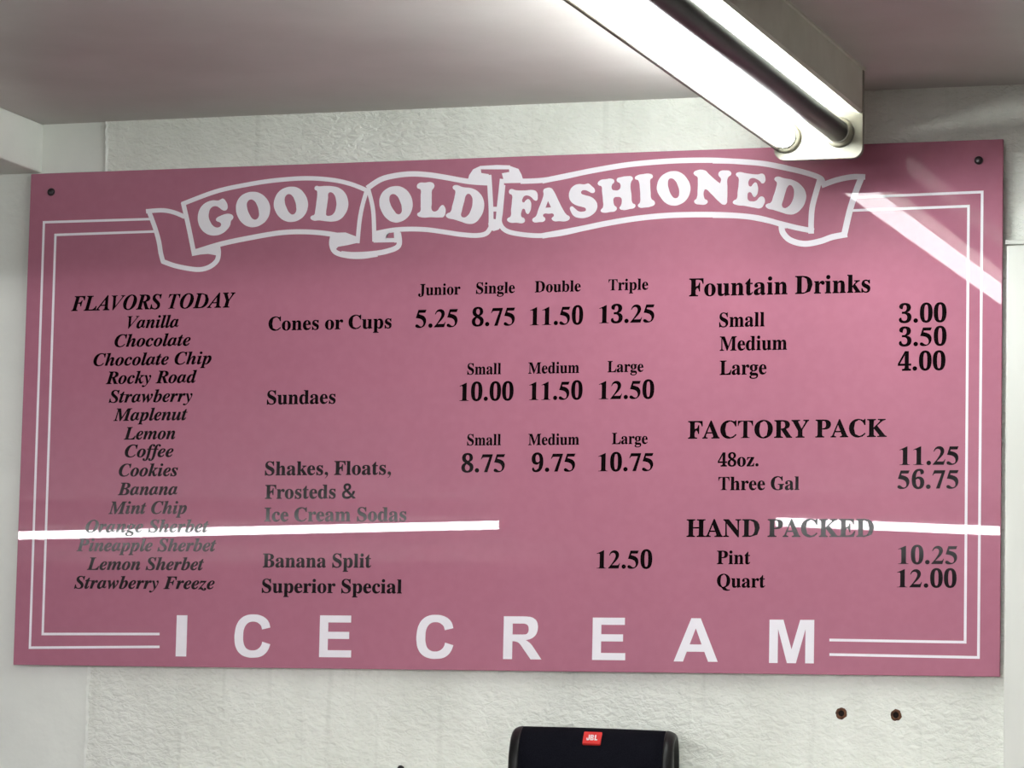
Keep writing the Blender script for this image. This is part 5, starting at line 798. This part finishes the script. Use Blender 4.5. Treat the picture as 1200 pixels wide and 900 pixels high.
# menu lines: text, font, left px, right px, baseline px left, baseline px right
LINES = [
 ('I', 'FLAVORS TODAY', 83.3, 275.6, 364, 360.4, 17.2),
 ('I', 'Vanilla', 148.9, 209.3, 384.5, 384, 14.5),
 ('I', 'Chocolate', 134, 223.3, 406.2, 405.4, 14.5),
 ('I', 'Chocolate Chip', 109.3, 247.8, 428.4, 427, 14.5),
 ('I', 'Rocky Road', 123.8, 230.7, 449.8, 448.6, 14.5),
 ('I', 'Strawberry', 127.3, 225.5, 471.7, 470.8, 14.5),
 ('I', 'Maplenut', 132.9, 219.5, 493, 492.4, 14.5),
 ('I', 'Lemon', 145, 205.5, 515, 514.6, 14.5),
 ('I', 'Coffee', 146, 203.3, 535.8, 535.4, 14.5),
 ('I', 'Cookies', 139, 208.4, 558.2, 557.8, 14.5),
 ('I', 'Banana', 138, 207.8, 580, 580, 14.5),
 ('I', 'Mint Chip', 127, 218.9, 602.2, 602, 14.5),
 ('I', 'Orange Sherbet', 100, 244.5, 624, 623.5, 14.5),
 ('I', 'Pineapple Sherbet', 89.5, 253.3, 646, 645.8, 14.5),
 ('I', 'Lemon Sherbet', 101.8, 238.9, 668, 667.8, 14.5),
 ('I', 'Strawberry Freeze', 86.7, 251.5, 690, 690, 14.5),
 ('R', 'Cones or Cups', 314.4, 458.9, 387.3, 384.6, 16),
 ('R', 'Sundaes', 312.7, 393.3, 473.8, 473, 16),
 ('R', 'Shakes, Floats,', 310.4, 458.2, 556.7, 556.3, 16),
 ('R', 'Frosteds &', 310.4, 417, 584.4, 584, 16),
 ('R', 'Ice Cream Sodas', 309.5, 476.2, 611, 610.6, 16),
 ('R', 'Banana Split', 307.8, 435, 664.9, 664.9, 16),
 ('R', 'Superior Special', 306.7, 471, 694.9, 694.9, 16),
 ('R', 'Junior', 490, 539.5, 346.2, 345, 13),
 ('R', 'Single', 557.8, 603.3, 344, 343.5, 13),
 ('R', 'Double', 626.6, 680.5, 342.5, 341.5, 13),
 ('R', 'Triple', 713, 759.6, 340.3, 339.5, 13),
 ('R', '5.25', 486.7, 536.2, 384, 383.3, 21),
 ('R', '8.75', 552.7, 603.3, 382.3, 381.5, 21),
 ('R', '11.50', 620.8, 683.3, 381.4, 380, 21),
 ('R', '13.25', 702, 766.8, 379, 377.6, 21),
 ('R', 'Small', 547.5, 587.2, 439, 438.4, 13),
 ('R', 'Medium', 619, 678.7, 437.8, 437, 13),
 ('R', 'Large', 711.8, 754, 436.2, 435.6, 13),
 ('R', '10.00', 538.2, 601.7, 470, 469, 21),
 ('R', '11.50', 619.9, 682.6, 469, 468, 21),
 ('R', '12.50', 701.5, 766.6, 468, 467, 21),
 ('R', 'Small', 547.3, 587, 522, 521.6, 13),
 ('R', 'Medium', 619, 678.7, 521.6, 521, 13),
 ('R', 'Large', 717, 759, 520.5, 520, 13),
 ('R', '8.75', 540.5, 591.6, 553.7, 553, 21),
 ('R', '9.75', 622.7, 674, 553, 552.4, 21),
 ('R', '10.75', 700.8, 765.5, 552.4, 551.8, 21),
 ('R', '12.50', 699, 764.3, 666.2, 666.2, 21),
 ('R', 'Fountain Drinks', 807.3, 1020, 347.6, 342, 20.6),
 ('R', 'Small', 842.7, 896, 383.3, 382.3, 16.5),
 ('R', 'Medium', 843.3, 922.3, 411, 409.6, 16.5),
 ('R', 'Large', 843.3, 898.3, 439.3, 438.5, 16.5),
 ('R', '3.00', 1053.3, 1109.3, 378.3, 377.3, 21.5),
 ('R', '3.50', 1053.3, 1109.3, 405.7, 404.9, 21.5),
 ('R', '4.00', 1052, 1108, 434.3, 433.7, 21.5),
 ('R', 'FACTORY PACK', 806, 1039.3, 514, 511.7, 20.4),
 ('R', '48oz.', 841, 889, 546.7, 546.3, 15.5),
 ('R', 'Three Gal', 841.7, 936.7, 574.3, 574, 15.5),
 ('R', '11.25', 1054, 1123.3, 545, 544.6, 21.5),
 ('R', '56.75', 1051.7, 1123.3, 572.7, 572.5, 21.5),
 ('R', 'HAND PACKED', 804.3, 1024.3, 629, 629, 20.4),
 ('R', 'Pint', 840, 879.3, 661, 661, 15.5),
 ('R', 'Quart', 840, 896.7, 688.3, 688.5, 15.5),
 ('R', '10.25', 1052.3, 1121.7, 661, 661, 21),
 ('R', '12.00', 1051, 1121, 688.3, 688.5, 21),
]


def spans(key, s):
    """Ink extents of a string in glyph units."""
    x, lo, hi = 0.0, None, None
    for ch in s:
        if ch == ' ':
            x += 168
            continue
        if key == 'R' and ch in OWN:
            adv, cs = OWN[ch]
            xs = [p[0] * 0.671 for c in cs for p in parse(c)]
            adv *= 0.671
        else:
            adv, cs = GLYPHS[key][ch]
            xs = [float(p.split(',')[0]) for c in cs for p in c.split(';')]
        lo = x + min(xs) if lo is None else lo
        hi = max(hi if hi is not None else -1e9, x + max(xs))
        x += adv
    return lo, hi


for key, s, x0, x1, b0, b1, hpx in LINES:
    p0, p1 = on_sign(x0, b0), on_sign(x1, b1)
    lo, hi = spans(key, s)
    sx = (p1.x - p0.x) / (hi - lo)
    um = (x0 + x1) / 2
    bm_ = (b0 + b1) / 2
    zb = (p0.z + p1.z) / 2
    sz = (on_sign(um, bm_ - hpx).z - zb) / 455.0
    cx = p0.x - lo * sx
    glyphs = []
    for ch in s:
        if ch == ' ':
            cx += 168 * sx
            continue
        glyphs.append(new_curve(2, VT))
        cx += sx * add_glyph(glyphs[-1], key, ch, lambda x, y, c=cx: (c + x * sx, zb + y * sz))
    L = curve_mesh('menu_lettering', glyphs, M_BLACK, sign, BASE, 0.0, VT)
    L['label'] = 'black lettering reading ' + s

# ------------------------------------------------------------------ speaker on the ledge
SP = (0.236, -0.10, ZC - 0.689)
RS = 0.0665
spk = thing('portable_speaker', 'black cylindrical portable speaker with red badge below the menu board', 'speaker', SP)
spk.rotation_euler = (0, math.radians(0.8), math.radians(10))
body = [(-0.124, RS * 0.985)] + [(-0.124 + 0.248 * k / 12, RS * (0.985 + 0.015 * math.sin(math.pi * k / 12))) for k in range(1, 12)] + [(0.124, RS * 0.985)]
obj('body', lathe(bmesh.new(), body, (0, 0, RS), (1, 0, 0), 64), M_CLOTH, spk, True)
for s in (-1, 1):
    prof = [(0.1225, RS * 0.985), (0.125, RS * 0.995), (0.131, RS * 0.975), (0.137, RS * 0.93), (0.140, RS * 0.87), (0.1395, RS * 0.80), (0.134, RS * 0.76), (0.131, RS * 0.70)]
    cap = obj('end_cap', lathe(bmesh.new(), prof, (0, 0, RS), (s, 0, 0), 64), M_RUBBER, spk, True)
    prof = [(0.130, RS * 0.69), (0.1325, RS * 0.64), (0.1305, RS * 0.55), (0.1305, RS * 0.45), (0.134, RS * 0.40), (0.1355, RS * 0.2), (0.1355, 0.001)]
    obj('radiator', lathe(bmesh.new(), prof, (0, 0, RS), (s, 0, 0), 48), M_RUBBER, cap, True)
for x in (-0.09, 0.09):
    obj('foot', box(bmesh.new(), x - 0.02, x + 0.02, -0.03, 0.03, -0.001, 0.004, 0.001), M_RUBBER, spk)
# badge: plate tilted back against the cloth
ang = math.radians(46)
bx = on_sign(692, 862, SP[1] - RS * math.cos(ang)).x - SP[0] - 0.0065
rot = Matrix.Rotation(-ang, 4, 'X')
org = Vector((bx, -RS * math.cos(ang), RS + RS * math.sin(ang)))


def tilt(bm):
    bm.transform(Matrix.Translation(org) @ rot)
    return bm


bm = prism(bmesh.new(), rounded(-0.0155, 0.0155, -0.0145, 0.0145, 0.002), -0.0022, 0.003)
badge = obj('badge', tilt(bm), M_RED, spk)
badge['label'] = 'small red badge with white letters'
LOGO = {'J': ["0,0.8c 0,0.4 0.2,0 0.6,-0.05 1.0,0.1 1.15,0.5 1.15,2c 0.7,2c 0.7,0.6 0.58,0.38 0.45,0.5 0.45,0.8c"],
        'B': ["0,0c 0.8,0c 1.15,0.15 1.25,0.55 1.0,1.02 1.2,1.4 1.1,1.85 0.8,2c 0,2c", "0.42,0.35c 0.7,0.35c 0.8,0.6 0.7,0.82c 0.42,0.82c", "0.42,1.2c 0.65,1.2c 0.74,1.42 0.65,1.65c 0.42,1.65c"],
        'L': ["0,0c 1.05,0c 1.05,0.42c 0.45,0.42c 0.45,2c 0,2c"]}
for ch, x in (('J', -0.0098), ('B', -0.0032), ('L', 0.0042)):
    cu = new_curve(6, 0.0008)
    for s in LOGO[ch]:
        add_own(cu, s, lambda a, b: (x + a * 0.0047, -0.0065 + b * 0.0065))
    o = curve_mesh('badge_letter', cu, M_LOGO, badge, (0, 0, 0), -0.0022, 0.0008)
    o.data.transform(Matrix.Translation(org) @ rot)


# ------------------------------------------------------------------ rusty plugs in the wall and the black peg
def plug(u, v, label, seed):
    p = on_sign(u, v, YW)
    random.seed(seed)
    n = 22
    bm = bmesh.new()
    rings = []
    for r, d, j in ((0.0102, 0.0002, 0.10), (0.0082, -0.0018, 0.06), (0.0062, -0.0024, 0.08), (0.0050, -0.0004, 0.06)):
        rings.append([bm.verts.new(p + Vector((r * (1 + j * random.uniform(-1, 1)) * math.cos(2 * math.pi * k / n), d, r * (1 + j * random.uniform(-1, 1)) * math.sin(2 * math.pi * k / n)))) for k in range(n)])
    for a, b in zip(rings, rings[1:]):
        for k in range(n):
            bm.faces.new((a[k], a[(k + 1) % n], b[(k + 1) % n], b[k]))
    bm.faces.new(rings[0][::-1])
    root = thing('wall_plug', label, 'wall plug', p, 'rusty plugs in the stucco wall')
    shift(obj('rim', bm, M_RUST, root, True), p)
    bm = lathe(bmesh.new(), [(-0.0004, 0.0056), (0.0008, 0.0052), (0.0009, 0.001)], p, (0, -1, 0), 18)
    shift(obj('socket', bm, M_HOLE, root), p)


plug(986, 836, 'rusty wall plug with orange halo under the sign, left of the pair', 3)
plug(1050, 838, 'rusty wall plug under the sign nearer the corner board, right of the pair', 8)
p = on_sign(474, 904, YW)
bm = lathe(bmesh.new(), [(0.0, 0.0045), (0.014, 0.0045), (0.018, 0.006), (0.023, 0.0055), (0.025, 0.003)], (0, 0, 0), (0, -1, 0.25), 16)
tag(obj('wall_peg', bm, M_RUBBER, None, True, p), 'tiny black peg on the stucco wall left of the speaker', 'peg')
